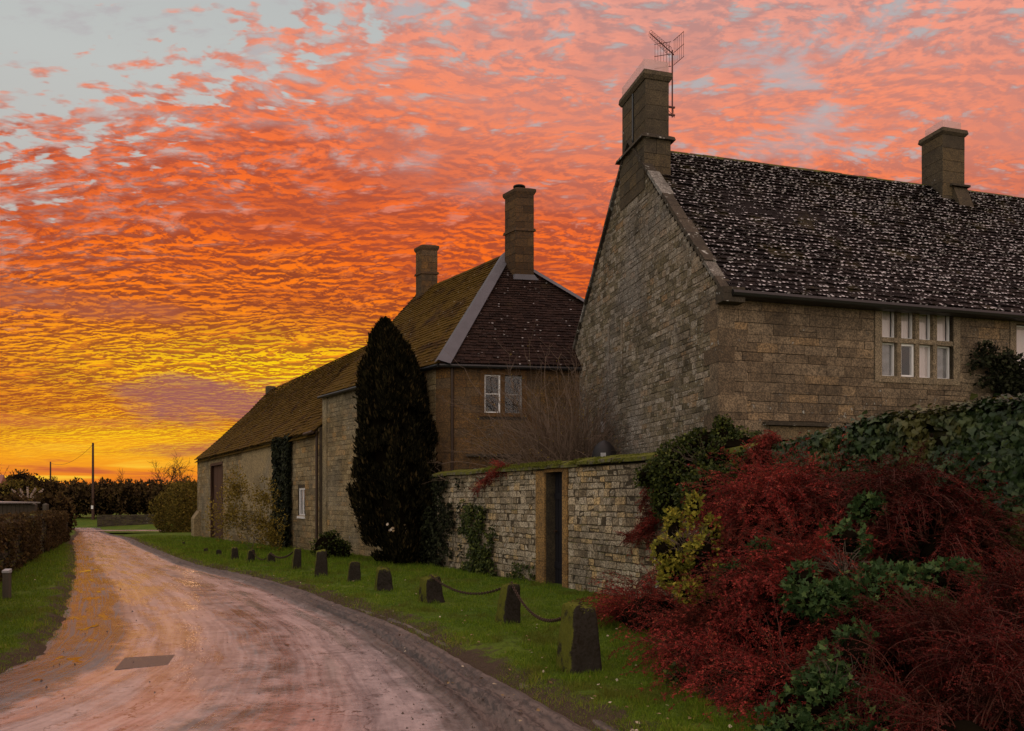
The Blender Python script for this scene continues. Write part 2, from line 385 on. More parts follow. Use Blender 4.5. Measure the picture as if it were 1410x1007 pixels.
def slate(name, base, base2, pale, amt, mossc=None, mossamt=0.0, rough=.5, lim=None):
    def f(g):
        o = g.obj(); v = g.attr('v'); t = g.attr('t')
        c = g.mix(v, base, base2)
        c = g.mix(g.m('MULTIPLY', g.step(g.noise(o, 14, 4, .6), .4, .7), .6), c, tuple(x * .35 for x in base[:3]) + (1,))
        if mossamt > 0:
            mm = g.step(g.m('ADD', g.noise(o, 1.3, 5, .65), g.m('MULTIPLY', g.noise(o, 20, 3), .25)), .75 - mossamt * .35, .95 - mossamt * .35)
            c = g.mix(mm, c, mossc)
        dens = g.noise(o, .55, 3, .6)
        if lim is not None:
            X, Y_, Z_ = g.xyz(o)
            ex = g.m('SUBTRACT', g.m('SUBTRACT', 1.0, g.m('MULTIPLY', X, .10)), g.m('MULTIPLY', g.m('SUBTRACT', Z_, 5.4), .19))
            dens = g.m('ADD', dens, g.m('MULTIPLY', g.m('MAXIMUM', ex, 0.0), lim))
        th = g.m('SUBTRACT', 1.0, g.m('MULTIPLY', dens, amt))
        r = g.step(g.m('FRACT', g.m('MULTIPLY', v, 7.31)), th, g.m('ADD', th, .05))
        nn = g.step(g.m('ADD', g.noise(o, 26, 2, .6), g.m('MULTIPLY', g.m('SUBTRACT', t, .8), .8)), .50, .58)
        vor = g.node('ShaderNodeTexVoronoi'); g.link(vor.inputs['Vector'], g.vm('MULTIPLY', o, (1, 1, 2.0))); vor.inputs['Scale'].default_value = 12.0
        cell = g.xyz(vor.outputs['Color'])[0]; dab = g.step(vor.outputs['Distance'], .46, .28)
        pick = g.step(cell, g.m('SUBTRACT', 1.0, g.m('MULTIPLY', dens, amt * .8)), g.m('SUBTRACT', 1.02, g.m('MULTIPLY', dens, amt * .9)))
        c = g.mix(g.m('MULTIPLY', g.m('MULTIPLY', pick, dab), g.step(t, .55, .85)), c, pale)
        c = g.mix(g.m('MULTIPLY', g.step(g.noise(o, 30, 3, .6), .66, .70), g.m('MULTIPLY', dens, .55)), c, pale)
        return pbsdf(g, c, rough, g.bump(g.noise(o, 30, 4), .4, .01), .05)
    return mat(name, f)
M['slateA'] = slate('farmhouse_stone_slates', (.005, .0038, .0034, 1), (.016, .0115, .010, 1), (.62, .59, .60, 1), .66, (.035, .028, .010, 1), .25, .7, lim=.6)
M['slateB'] = slate('cottage_stone_slates', (.016, .009, .007, 1), (.036, .020, .015, 1), (.40, .38, .37, 1), .14, (.03, .02, .008, 1), .1, .75)
M['slateM'] = slate('mossy_stone_slates', (.030, .016, .006, 1), (.075, .040, .012, 1), (.30, .27, .2, 1), .10, (.085, .050, .008, 1), .8, .9)
M['ridge'] = stone('weathered_ridge_stone', [(0, (.05, .038, .025, 1)), (1, (.10, .075, .048, 1))], .8, .4, moss=.3)
M['lead'] = plain('lead_flashing', (.10, .10, .115, 1), .6, .4, .1, var=.5, sc=3)
M['black'] = plain('black_gutter_paint', (.012, .012, .012, 1), .4, .4)
M['pipe'] = plain('brown_downpipe_paint', (.05, .03, .02, 1), .5, .3)
M['white'] = plain('white_window_paint', (.80, .79, .78, 1), .5, .3, var=.15)
M['whitegrey'] = plain('weathered_white_paint', (.38, .38, .38, 1), .6, .3, var=.3)
M['curtain'] = plain('pale_curtain_cloth', (.62, .54, .52, 1), .95, .1, var=.25, sc=3)
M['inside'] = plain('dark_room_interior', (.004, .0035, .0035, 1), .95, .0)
M['metal'] = plain('aerial_metal', (.10, .035, .03, 1), .5, .4, .4)
M['chain'] = plain('rusty_chain_iron', (.06, .035, .022, 1), .65, .35, .5, sc=30)
M['plastic'] = plain('dark_tank_plastic', (.012, .010, .010, 1), .55, .3)
def wood(name, a, b):
    def f(g):
        o = g.obj(); s = g.vm('MULTIPLY', o, (9, 9, .6)); n = g.noise(s, 3, 5, .65)
        return pbsdf(g, g.mix(n, a, b), .75, g.bump(n, .5, .01), .25)
    return mat(name, f)
M['doorwood'] = wood('dark_gate_wood', (.006, .006, .009, 1), (.016, .014, .018, 1))
M['barnwood'] = wood('brown_barn_door_wood', (.05, .022, .012, 1), (.09, .045, .028, 1))
M['polewood'] = wood('pole_wood', (.045, .025, .018, 1), (.09, .05, .035, 1))
M['postwood'] = wood('grey_post_wood', (.05, .042, .03, 1), (.12, .10, .075, 1))
M['bark'] = wood('bush_bark', (.05, .036, .025, 1), (.11, .08, .055, 1))
M['bark_far'] = wood('far_tree_bark', (.045, .025, .014, 1), (.08, .045, .025, 1))
def glassf(g):
    fr = g.node('ShaderNodeFresnel'); fr.inputs['IOR'].default_value = 1.6
    tr = g.node('ShaderNodeBsdfTransparent'); gl = g.node('ShaderNodeBsdfGlossy'); gl.inputs['Roughness'].default_value = .04
    wob = g.bump(g.noise(g.obj(), 2, 1), .03, .02); g.link(gl.inputs['Normal'], wob)
    mx = g.node('ShaderNodeMixShader'); bf = g.node('ShaderNodeNewGeometry').outputs['Backfacing']; g.link(mx.inputs[0], g.m('MULTIPLY', g.m('ADD', g.m('MULTIPLY', fr.outputs[0], .9), .02), g.m('SUBTRACT', 1.0, bf))); g.l.new(tr.outputs[0], mx.inputs[1]); g.l.new(gl.outputs[0], mx.inputs[2])
    return mx.outputs[0]
M['glass'] = mat('window_glass', glassf)
def capf(g):
    tr = g.node('ShaderNodeBsdfTransparent'); df = g.node('ShaderNodeBsdfDiffuse'); df.inputs[0].default_value = (.8, .6, .58, 1)
    tl = g.node('ShaderNodeBsdfTranslucent'); tl.inputs[0].default_value = (.8, .6, .58, 1)
    m1 = g.node('ShaderNodeMixShader'); g.l.new(df.outputs[0], m1.inputs[1]); g.l.new(tl.outputs[0], m1.inputs[2])
    m2 = g.node('ShaderNodeMixShader'); m2.inputs[0].default_value = .62; g.l.new(tr.outputs[0], m2.inputs[1]); g.l.new(m1.outputs[0], m2.inputs[2]); return m2.outputs[0]
M['perspex'] = mat('translucent_chimney_guard', capf)

def leafm(name, stops, rough=.55, transl=.25, spec=.12, patch=None):
    def f(g):
        v = g.attr('v'); o = g.obj(); c = g.ramp(v, stops)
        if patch is not None: c = g.mix(g.step(g.noise(o, patch[1], 3, .6), .50, .64), c, g.mix(.75, c, patch[0]))
        p = pbsdf(g, c, rough, None, spec)
        if transl <= 0: return p
        t = g.node('ShaderNodeBsdfTranslucent'); g.link(t.inputs[0], c)
        mx = g.node('ShaderNodeMixShader'); mx.inputs[0].default_value = transl; g.l.new(p, mx.inputs[1]); g.l.new(t.outputs[0], mx.inputs[2]); return mx.outputs[0]
    return mat(name, f)
M['yew'] = leafm('yew_foliage', [(0, (.004, .004, .002, 1)), (.55, (.011, .010, .005, 1)), (.9, (.028, .024, .010, 1)), (1, (.075, .05, .02, 1))], .9, .1, .03)
M['redleaf'] = leafm('red_autumn_leaves', [(0, (.04, .008, .006, 1)), (.35, (.16, .018, .015, 1)), (.72, (.32, .040, .030, 1)), (.92, (.46, .09, .06, 1)), (1, (.12, .07, .02, 1))], .75, .25, .12, patch=((.10, .022, .012, 1), 1.6))
M['redleaf_dark'] = leafm('dark_red_autumn_leaves', [(0, (.02, .004, .003, 1)), (.45, (.075, .009, .007, 1)), (.85, (.18, .022, .016, 1)), (1, (.08, .035, .012, 1))], .6, .25, patch=((.05, .016, .01, 1), 1.6))
M['yellowleaf'] = leafm('yellow_green_leaves', [(0, (.10, .10, .015, 1)), (.5, (.23, .23, .03, 1)), (1, (.42, .34, .045, 1))], .6, .3)
M['barnleaf'] = leafm('thinning_yellow_leaves', [(0, (.09, .065, .014, 1)), (.5, (.20, .145, .025, 1)), (1, (.32, .23, .04, 1))], .6, .3)
M['ivyleaf'] = leafm('ivy_leaves', [(0, (.010, .022, .006, 1)), (.6, (.026, .05, .014, 1)), (1, (.065, .095, .03, 1))], .45, .1, .3, patch=((.10, .09, .02, 1), 1.1))
M['bramble'] = leafm('bramble_leaves', [(0, (.018, .040, .009, 1)), (.6, (.042, .085, .026, 1)), (1, (.10, .15, .04, 1))], .6, .25, .15)
M['darkleaf'] = leafm('dark_shrub_leaves', [(0, (.014, .022, .005, 1)), (.6, (.04, .056, .011, 1)), (1, (.11, .125, .022, 1))], .6, .2, .15)
M['hedge'] = leafm('hedge_leaves', [(0, (.03, .018, .009, 1)), (.6, (.075, .046, .018, 1)), (1, (.13, .085, .026, 1))], .8, .3, patch=((.05, .035, .012, 1), .5))
M['hedge_green'] = leafm('greener_hedge_leaves', [(0, (.05, .04, .01, 1)), (.6, (.12, .095, .016, 1)), (1, (.22, .16, .03, 1))], .8, .3)
M['climber_dark'] = leafm('dark_climber_leaves', [(0, (.005, .006, .003, 1)), (.6, (.014, .017, .007, 1)), (1, (.04, .045, .02, 1))], .65, .1, .08)
M['core'] = leafm('shrub_shadow_core', [(0, (.007, .005, .003, 1)), (1, (.010, .008, .004, 1))], .9, 0, .0)  # opaque filler inside foliage, its inner shade put into the near-black colour
M['blade'] = leafm('grass_blades', [(0, (.05, .10, .007, 1)), (.5, (.13, .21, .013, 1)), (.85, (.23, .29, .024, 1)), (1, (.30, .25, .06, 1))], .6, .3, .15, patch=((.12, .115, .02, 1), .9))
M['fallen'] = leafm('fallen_leaves', [(0, (.12, .07, .03, 1)), (.6, (.26, .18, .09, 1)), (1, (.5, .43, .33, 1))], .7, .1)
M['plume'] = leafm('pampas_plume', [(0, (.4, .33, .28, 1)), (1, (.6, .5, .45, 1))], .8, .3)

def groundf(g):
    o = g.node('ShaderNodeNewGeometry').outputs['Position']
    n = g.noise(o, .8, 5, .65); n2 = g.noise(o, 14, 4, .7)
    c = g.mix(g.step(n, .35, .7), (.06, .11, .010, 1), (.10, .14, .016, 1))
    c = g.mix(g.step(n2, .45, .75), c, (.03, .04, .008, 1))
    e = g.attr('t')                                    # 1 at the trodden muddy edge beside the lane
    em = g.step(g.m('ADD', e, g.m('MULTIPLY', g.m('SUBTRACT', g.noise(o, 3.5, 4, .7), .5), 1.3)), .42, .7)
    c = g.mix(em, c, g.mix(n2, (.035, .024, .016, 1), (.09, .065, .045, 1)))
    return pbsdf(g, c, .95, g.bump(n2, .9, .05), .1)
M['ground'] = mat('verge_turf', groundf)

def roadf(g):
    pos = g.node('ShaderNodeNewGeometry').outputs['Position']
    s = g.attr('v'); l = g.attr('t')                   # v: 0 left edge .. 1 right edge, t: metres along
    sw = g.m('ADD', s, g.m('MULTIPLY', g.m('SUBTRACT', g.noise(g.comb(0, g.m('MULTIPLY', l, .22), 0), 1, 3), .5), .07))
    lv = g.comb(g.m('MULTIPLY', sw, 26), g.m('MULTIPLY', l, .32), 0)
    streak = g.noise(lv, 1.0, 5, .6)
    fine = g.noise(pos, 30, 4, .7); mid = g.noise(pos, 2.6, 5, .65); spk = g.noise(pos, 9, 4, .7)
    tr_f = g.noise(g.comb(g.m('MULTIPLY', sw, 90), g.m('MULTIPLY', l, .55), 0), 1.0, 4, .65)
    streak = g.m('ADD', g.m('ADD', g.m('MULTIPLY', streak, .42), g.m('MULTIPLY', tr_f, .24)), g.m('MULTIPLY', g.noise(pos, 6, 6, .75), .34))
    c = g.mix(g.step(streak, .36, .64), (.16, .128, .128, 1), (.50, .40, .385, 1))
    tr1 = g.ramp(sw, [(0, 1.0), (.12, .95), (.19, .8), (.235, .2), (.3, .05), (.43, .1), (.51, .55), (.60, .6), (.66, .12), (.74, .08), (.79, .5), (.84, .95), (1, 1)])
    dk = g.m('ADD', tr1, g.m('MULTIPLY', g.m('SUBTRACT', mid, .5), 1.9))
    dk = g.m('ADD', dk, g.m('MULTIPLY', g.m('SUBTRACT', streak, .5), 1.3))
    mud = g.step(dk, .3, .9)
    c = g.mix(g.m('MULTIPLY', mud, .9), c, g.mix(fine, (.028, .019, .015, 1), (.085, .06, .048, 1)))
    c = g.mix(g.m('MULTIPLY', g.step(spk, .61, .69), .8), c, (.03, .022, .018, 1))
    c = g.mix(g.m('MULTIPLY', g.step(fine, .56, .74), .55), c, (.06, .045, .04, 1))
    crack = g.voro(g.vm('ADD', pos, g.vm('SCALE', g.noise(pos, 3, 3, .6, 0, True))), .55, 'DISTANCE_TO_EDGE')
    c = g.mix(g.m('MULTIPLY', g.step(crack, .012, .002), .55), c, (.03, .022, .02, 1))
    leftmud = g.step(sw, .24, .14)
    c = g.mix(g.m('MULTIPLY', leftmud, g.m('ADD', .35, g.m('MULTIPLY', g.step(g.noise(pos, 1.3, 4, .7), .38, .55), .5))), c, g.mix(fine, (.028, .021, .020, 1), (.085, .064, .060, 1)))
    pool = g.step(g.noise(g.comb(g.m('MULTIPLY', sw, 13), g.m('MULTIPLY', l, .8), 5), 1.2, 4, .6), g.m('SUBTRACT', .66, g.m('MULTIPLY', leftmud, .09)), g.m('SUBTRACT', .74, g.m('MULTIPLY', leftmud, .09)))
    pool = g.m('MULTIPLY', pool, g.step(sw, .80, .74))
    wet = g.step(g.m('ADD', g.noise(g.comb(g.m('MULTIPLY', sw, 9), g.m('MULTIPLY', l, .5), 5), 1.3, 5, .65), g.ramp(sw, [(0, .16), (.2, .06), (.45, .0), (.7, .02), (.8, -.12), (1, -.2)])), .42, .66)
    rough = g.m('SUBTRACT', .33, g.m('MULTIPLY', wet, .20))
    rough = g.m('ADD', rough, g.m('MULTIPLY', g.m('MULTIPLY', mud, g.step(tr_f, .45, .62)), .22))
    rmud = g.step(sw, .77, .85)
    rough = g.m('ADD', rough, g.m('MULTIPLY', rmud, .34))
    c = g.mix(g.m('MULTIPLY', rmud, .65), c, g.mix(g.step(tr_f, .40, .60), (.038, .028, .022, 1), (.15, .112, .092, 1)))
    c = g.mix(g.m('MULTIPLY', g.m('MULTIPLY', rmud, g.step(spk, .50, .62)), .6), c, (.02, .014, .010, 1))
    rough = g.m('MULTIPLY', rough, g.m('SUBTRACT', 1.0, g.m('MULTIPLY', pool, .52)))
    c = g.mix(g.m('MULTIPLY', pool, .75), c, (.05, .037, .032, 1))
    hh = g.m('ADD', g.m('ADD', g.m('MULTIPLY', fine, .25), g.m('MULTIPLY', spk, .5)), g.m('MULTIPLY', g.m('MULTIPLY', mud, g.noise(pos, 16, 5, .7)), 2.0))
    hh = g.m('MULTIPLY', hh, g.m('SUBTRACT', 1.0, g.m('MULTIPLY', pool, .85)))
    return pbsdf(g, c, rough, g.bump(g.m('MULTIPLY', hh, g.m('ADD', g.m('SUBTRACT', 1.0, g.m('MULTIPLY', wet, .45)), g.m('MULTIPLY', rmud, 1.5))), .34, .018), g.m('SUBTRACT', 1.0, g.m('MULTIPLY', rmud, .75)), ior=1.75)
M['road'] = mat('wet_muddy_lane', roadf)
def patchf(g):
    pos = g.node('ShaderNodeNewGeometry').outputs['Position']; n = g.noise(pos, 40, 4, .7)
    return pbsdf(g, g.mix(n, (.06, .047, .042, 1), (.15, .115, .10, 1)), .42, g.bump(n, .6, .01), .35)
M['patch'] = mat('tarmac_patch', patchf)
def waterf(g):
    pos = g.node('ShaderNodeNewGeometry').outputs['Position']
    return pbsdf(g, (.03, .022, .018, 1), .06, g.bump(g.noise(pos, 12, 2), .03, .01), .9)
M['water'] = mat('puddle_water', waterf)

# ------------------------------------------------------------------ setting: ground, lane, verges
def grid_mesh(name, xs_fn, ys, nx, zf, mt, label, tf=None, vf=None, smooth=True):
    G = Geo(); V = []; A = []; T = []
    for y in ys:
        x0, x1 = xs_fn(y); xs = np.linspace(x0, x1, nx); sx = np.linspace(0, 1, nx)
        yy = np.full(nx, y); V.append(np.stack([xs, yy, zf(xs, yy, sx)], 1))
        A.append(sx if vf is None else vf(xs, yy, sx)); T.append(yy if tf is None else tf(xs, yy, sx))
    ny = len(ys); V = np.vstack(V)
    i, j = np.meshgrid(np.arange(ny - 1), np.arange(nx - 1), indexing='ij'); b = (i * nx + j).ravel()
    G.add(V, np.stack([b, b + 1, b + nx + 1, b + nx], 1), np.concatenate(A), np.concatenate(T))
    return tag(G.build(name, mt, None, smooth), label, None, None, 'structure')

RE = [gp(*p) for p in [(811, 1002), (740, 964), (669, 929), (598, 890), (527, 853), (450, 826), (399, 807), (331, 789), (275, 778), (240, 767), (213, 756), (190, 747), (175, 740)]]
LE = [gp(*p) for p in [(-60, 945), (0, 926), (49, 910), (79, 894), (101, 868), (113, 834), (117, 800), (113, 767), (107, 747), (95, 727.5)]]
ry = np.array([-14, 0, 2.5, 4] + [p[1] for p in RE] + [52, 78]); rx = np.array([5.5, 3.2, 2.2, 1.35] + [p[0] for p in RE] + [-27.5, -42.5])
ly = np.array([-14, 0, 4] + [p[1] for p in LE] + [78]); lx = np.array([-7.5, -6.5, -5.8] + [p[0] for p in LE] + [-46])
o_ = np.argsort(ly); ly, lx = ly[o_], lx[o_]
def cub(x, X, Yv):                                     # Catmull-Rom style interpolation
    m = np.gradient(Yv, X); k = np.clip(np.searchsorted(X, x) - 1, 0, len(X) - 2)
    h = X[k + 1] - X[k]; t = np.clip((x - X[k]) / h, 0, 1); t2 = t * t; t3 = t2 * t
    return (2 * t3 - 3 * t2 + 1) * Yv[k] + (t3 - 2 * t2 + t) * h * m[k] + (-2 * t3 + 3 * t2) * Yv[k + 1] + (t3 - t2) * h * m[k + 1]
def XR(y): return cub(np.asarray(y, float), ry, rx)
def XL(y): return cub(np.asarray(y, float), ly, lx)

gs = [-40, -14] + list(np.linspace(0, 76, 60)) + list(np.linspace(78, 110, 14)) + [150, 250, 500, 900, 1500]
grid_mesh('ground', lambda y: (-70 - abs(y) * 1.2, 70 + abs(y) * 1.2), gs, 90, lambda x, y, s: hgt(x, y) - .28, M['ground'], 'grassy ground under and around the lane', tf=lambda x, y, s: x * 0)
road_ys = np.concatenate([np.linspace(-14, 3, 18)[:-1], np.geomspace(3, 78, 420)])
def roadz(x, y, s):
    edge = smooth01((s - .80) / .08)
    z = hgt(x, y) - .075 + .02 * np.sin(np.pi * np.clip(s, 0, 1))
    ruts = .026 * np.sin(s * 120 + 3 * fbm(s * 4, y * .3, 5)) * smooth01((s - .78) / .06) * (1 - smooth01((s - .985) / .015))
    lump = (fbm(x * 9, y * 5, 11, 4) - .45) * .04 * edge * (1 - smooth01((s - .97) / .03)) + (fbm(x * 5, y * 5, 17, 3) - .45) * .03 * smooth01((.17 - s) / .08)
    tread = .045 * (np.sin(y * 34 + (s - .875) * 200) > .0) * (np.abs(s - .875) < .034) * (np.asarray(y) < 12) + .014 * (np.sin(y * 30 - (s - .93) * 200) > .2) * (np.abs(s - .93) < .015) * (np.asarray(y) < 16)
    return z + ruts + lump - tread
grid_mesh('road', lambda y: (float(XL(y)) - .35, float(XR(y)) + .35), road_ys, 150, roadz, M['road'], 'wet muddy country lane curving away to the left')
def side_x(y): return (float(XR(60)) - 6, 10.0)
def sidef(name):
    G = Geo(); n = 40; xs = np.linspace(-36, 6, n); V = []
    for k in range(7):
        f = k / 6; y0 = 61.5 + 5.5 * f + (xs + 36) * .10; V.append(np.stack([xs, y0, hgt(xs, y0) - .035], 1))
    V = np.array(V).reshape(-1, 3); i, j = np.meshgrid(np.arange(6), np.arange(n - 1), indexing='ij'); b = (i * n + j).ravel()
    G.add(V, np.stack([b, b + 1, b + n + 1, b + n], 1), np.tile(np.linspace(.2, .6, 7)[:, None], (1, n)).ravel(), V[:, 0])
    tag(G.build(name, M['road'], None, True), 'side road joining the lane beyond the barn', None, None, 'structure')
sidef('side_road')

def verge_z(x, y, dist):
    """dist: metres from the lane edge"""
    r = smooth01(dist / .55)
    return hgt(x, y) - .115 + .11 * r + .02 * smooth01(dist / 3) + (fbm(x * 1.4, y * 1.4, 21) - .47) * .09 * r + (fbm(x * 7, y * 7, 31, 3) - .45) * .04 * smooth01(dist / .2)
def right_lim(y): return 9.0 if y < 21 else 9.0
def right_x(y):
    return (float(XR(y)) + .10 + .12 * (float(fbm(y * 1.7, 3.3, 2)) - .5), 7.0)
def warp_lin(x0, x1, n): return x0 + (x1 - x0) * np.linspace(0, 1, n) ** 1.8
def verge(name, x_edge, x_far, ys, label, sgn, n=110):
    G = Geo(); V = []; T = []; A = []
    for y in ys:
        e, f = x_edge(y), x_far(y)
        xs = warp_lin(e, f, n); yy = np.full(n, y); dist = np.abs(xs - e)
        V.append(np.stack([xs, yy, verge_z(xs, yy, dist)], 1)); T.append(1 - smooth01(dist / 1.1)); A.append(dist)
    V = np.vstack(V); i, j = np.meshgrid(np.arange(len(ys) - 1), np.arange(n - 1), indexing='ij'); b = (i * n + j).ravel()
    fq = np.stack([b, b + 1, b + n + 1, b + n], 1)
    if sgn < 0: fq = fq[:, ::-1]
    G.add(V, fq, np.concatenate(A), np.concatenate(T)); return tag(G.build(name, M['ground'], None, True), label, None, None, 'structure')
jit = lambda y, k: .35 * (float(fbm(y * 1.9, k, 2, 4)) - .47)
er = lambda y: float(XR(y)) + jit(y, 3.3)
el_ = lambda y: float(XL(y)) - jit(y, 8.1)
vy = np.concatenate([np.linspace(-14, 3, 16)[:-1], np.geomspace(3, 46, 240)])
verge('grass_verge', er, lambda y: max(float(er(y)) + 5, 10 if y < 21 else -1.0 + 0 * y), vy, 'grassy verge between the lane and the buildings', 1)
verge('grass_verge', el_, lambda y: float(el_(y)) - (9 if y < 40 else 6), np.concatenate([np.linspace(-14, 3, 16)[:-1], np.geomspace(3, 75, 240)]), 'left grass verge beside the low stone wall', -1)
# grassy tongue between the lane's bend and the side road
def tongue():
    ys = np.linspace(46, 60, 30); G = Geo(); n = 50; V = []; T = []
    for y in ys:
        f = (y - 46) / 14; e = float(XR(min(y, 52))) - 0 + f * 3 + .6 * math.sin(f * 3.1) * -1 + max(0, f - .6) ** 2 * 30
        xs = np.linspace(e, 2, n); V.append(np.stack([xs, np.full(n, y), hgt(xs, np.full(n, y)) - .10 + .09 * smooth01((xs - e) / .6) * (1 if f < .93 else .3)], 1)); T.append(1 - smooth01((xs - e) / .6))
    i, j = np.meshgrid(np.arange(29), np.arange(n - 1), indexing='ij'); b = (i * n + j).ravel()
    G.add(np.vstack(V), np.stack([b, b + 1, b + n + 1, b + n], 1), .5, np.concatenate(T)); tag(G.build('grass_verge', M['ground'], None, True), 'grass tongue at the corner of the side road', None, None, 'structure')
tongue()

def puddle(px, py, w, d, k):
    x, y, z = gp(px, py, -.07); n = 70; th = np.linspace(0, 2 * np.pi, n, endpoint=False)
    r = .25 + 1.5 * fbm(np.cos(th) * 2.6 + k * 7, np.sin(th) * 2.6, 40 + k) ** 1.6
    V = np.stack([x + np.cos(th) * r * w, y + np.sin(th) * r * d, np.full(n, z - .075 + .008)], 1)
    G = Geo(); G.add(V, [list(range(n))]); tag(G.build('puddle', M['water']), 'rain puddle on the edge of the lane', None, None, 'structure')
for k, a in enumerate([(131, 823, .20, .40), (121, 864, .10, .3), (118, 908, .22, .20), (96, 922, .2, .12), (123, 786, .12, .5), (70, 938, .26, .09), (125, 770, .2, .5)]): puddle(*a, k)
def road_patch():
    c = [gp(*p, -.075) for p in [(157, 925), (231, 918), (241, 904), (172, 908)]]
    G = Geo(); n = 8
    V = []
    for i in range(n + 1):
        for j in range(n + 1):
            u, w = i / n, j / n
            p = (1 - u) * (1 - w) * np.array(c[0]) + u * (1 - w) * np.array(c[1]) + u * w * np.array(c[2]) + (1 - u) * w * np.array(c[3])
            V.append((p[0], p[1], p[2] - .075 + .018))
    f = [(i * (n + 1) + j, (i + 1) * (n + 1) + j, (i + 1) * (n + 1) + j + 1, i * (n + 1) + j + 1) for i in range(n) for j in range(n)]
    G.add(V, f); tag(G.build('road_patch', M['patch']), 'darker tarmac repair patch in the lane', None, None, 'structure')
road_patch()

# ------------------------------------------------------------------ stonework and slates
def stones(G, o, a, n, z0, z1, spans, w=(.2, .45), h=(.12, .2), gap=.008, proud=(.006, .02), bev=.012, jit=.006, rs=None, skew=0.0):
    """a course-by-course face of real stones. spans(zm) -> list of (u0,u1). o origin, a along, n outward"""
    rs = rs or random.Random(1); o = np.asarray(o, float); a = np.append(np.asarray(a, float)[:2], 0); n = np.append(np.asarray(n, float)[:2], 0)
    z = z0; Vs = []; As = []
    while z < z1 - .03:
        hh = min(rs.uniform(*h), z1 - z)
        if z1 - (z + hh) < h[0] * .6: hh = z1 - z
        for (u0, u1) in spans(z + hh / 2):
            u = u0
            while u < u1 - .02:
                ww = rs.uniform(*w)
                if rs.random() < .12: ww *= 1.5
                if u1 - (u + ww) < w[0] * .6: ww = u1 - u
                lo, hi, zl, zh = u + gap / 2, u + ww - gap / 2, z + gap / 2, z + hh - gap / 2
                if rs.random() < .13 and hh > h[0] * 1.2 and ww > .2 and u + ww < u1:
                    zs = [(zl, (zl + zh) / 2 - gap / 2), ((zl + zh) / 2 + gap / 2, zh)]
                else: zs = [(zl, zh)]
                for (zl_, zh_) in zs:
                    p = rs.uniform(*proud); b = min(bev, (hi - lo) * .3, (zh_ - zl_) * .3); j = lambda: rs.uniform(-jit, jit)
                    cs = [(lo + j(), zl_ + j()), (hi + j(), zl_ + j()), (hi + j(), zh_ + j()), (lo + j(), zh_ + j())]
                    sg = [(1, 1), (-1, 1), (-1, -1), (1, -1)]
                    r0 = [(c[0], c[1], -.01) for c in cs]; r1 = [(c[0], c[1], p - b * .7) for c in cs]
                    r2 = [(c[0] + s_[0] * b, c[1] + s_[1] * b, p + j() * .5) for c, s_ in zip(cs, sg)]
                    Vs.append(r0 + r1 + r2); As.append(rs.random())
                u += ww
        z += hh
    if not Vs: return
    L = np.array(Vs)                                    # (S,12,3): u, z, depth
    W = o + L[..., 0:1] * a + L[..., 2:3] * n + np.stack([np.zeros_like(L[..., 1]), np.zeros_like(L[..., 1]), L[..., 1]], -1)
    W[..., 2] = L[..., 1] + o[2]
    k = np.arange(len(W))[:, None, None] * 12
    q = []
    for r in (0, 4):
        for i in range(4): q.append((r + i, r + (i + 1) % 4, r + 4 + (i + 1) % 4, r + 4 + i))
    q.append((8, 9, 10, 11))
    q = np.array(q)
    if np.cross(a, [0, 0, 1]) @ n < 0: q = q[:, ::-1]
    G.add(W.reshape(-1, 3), (k + q[None]).reshape(-1, 4), np.repeat(As, 12))

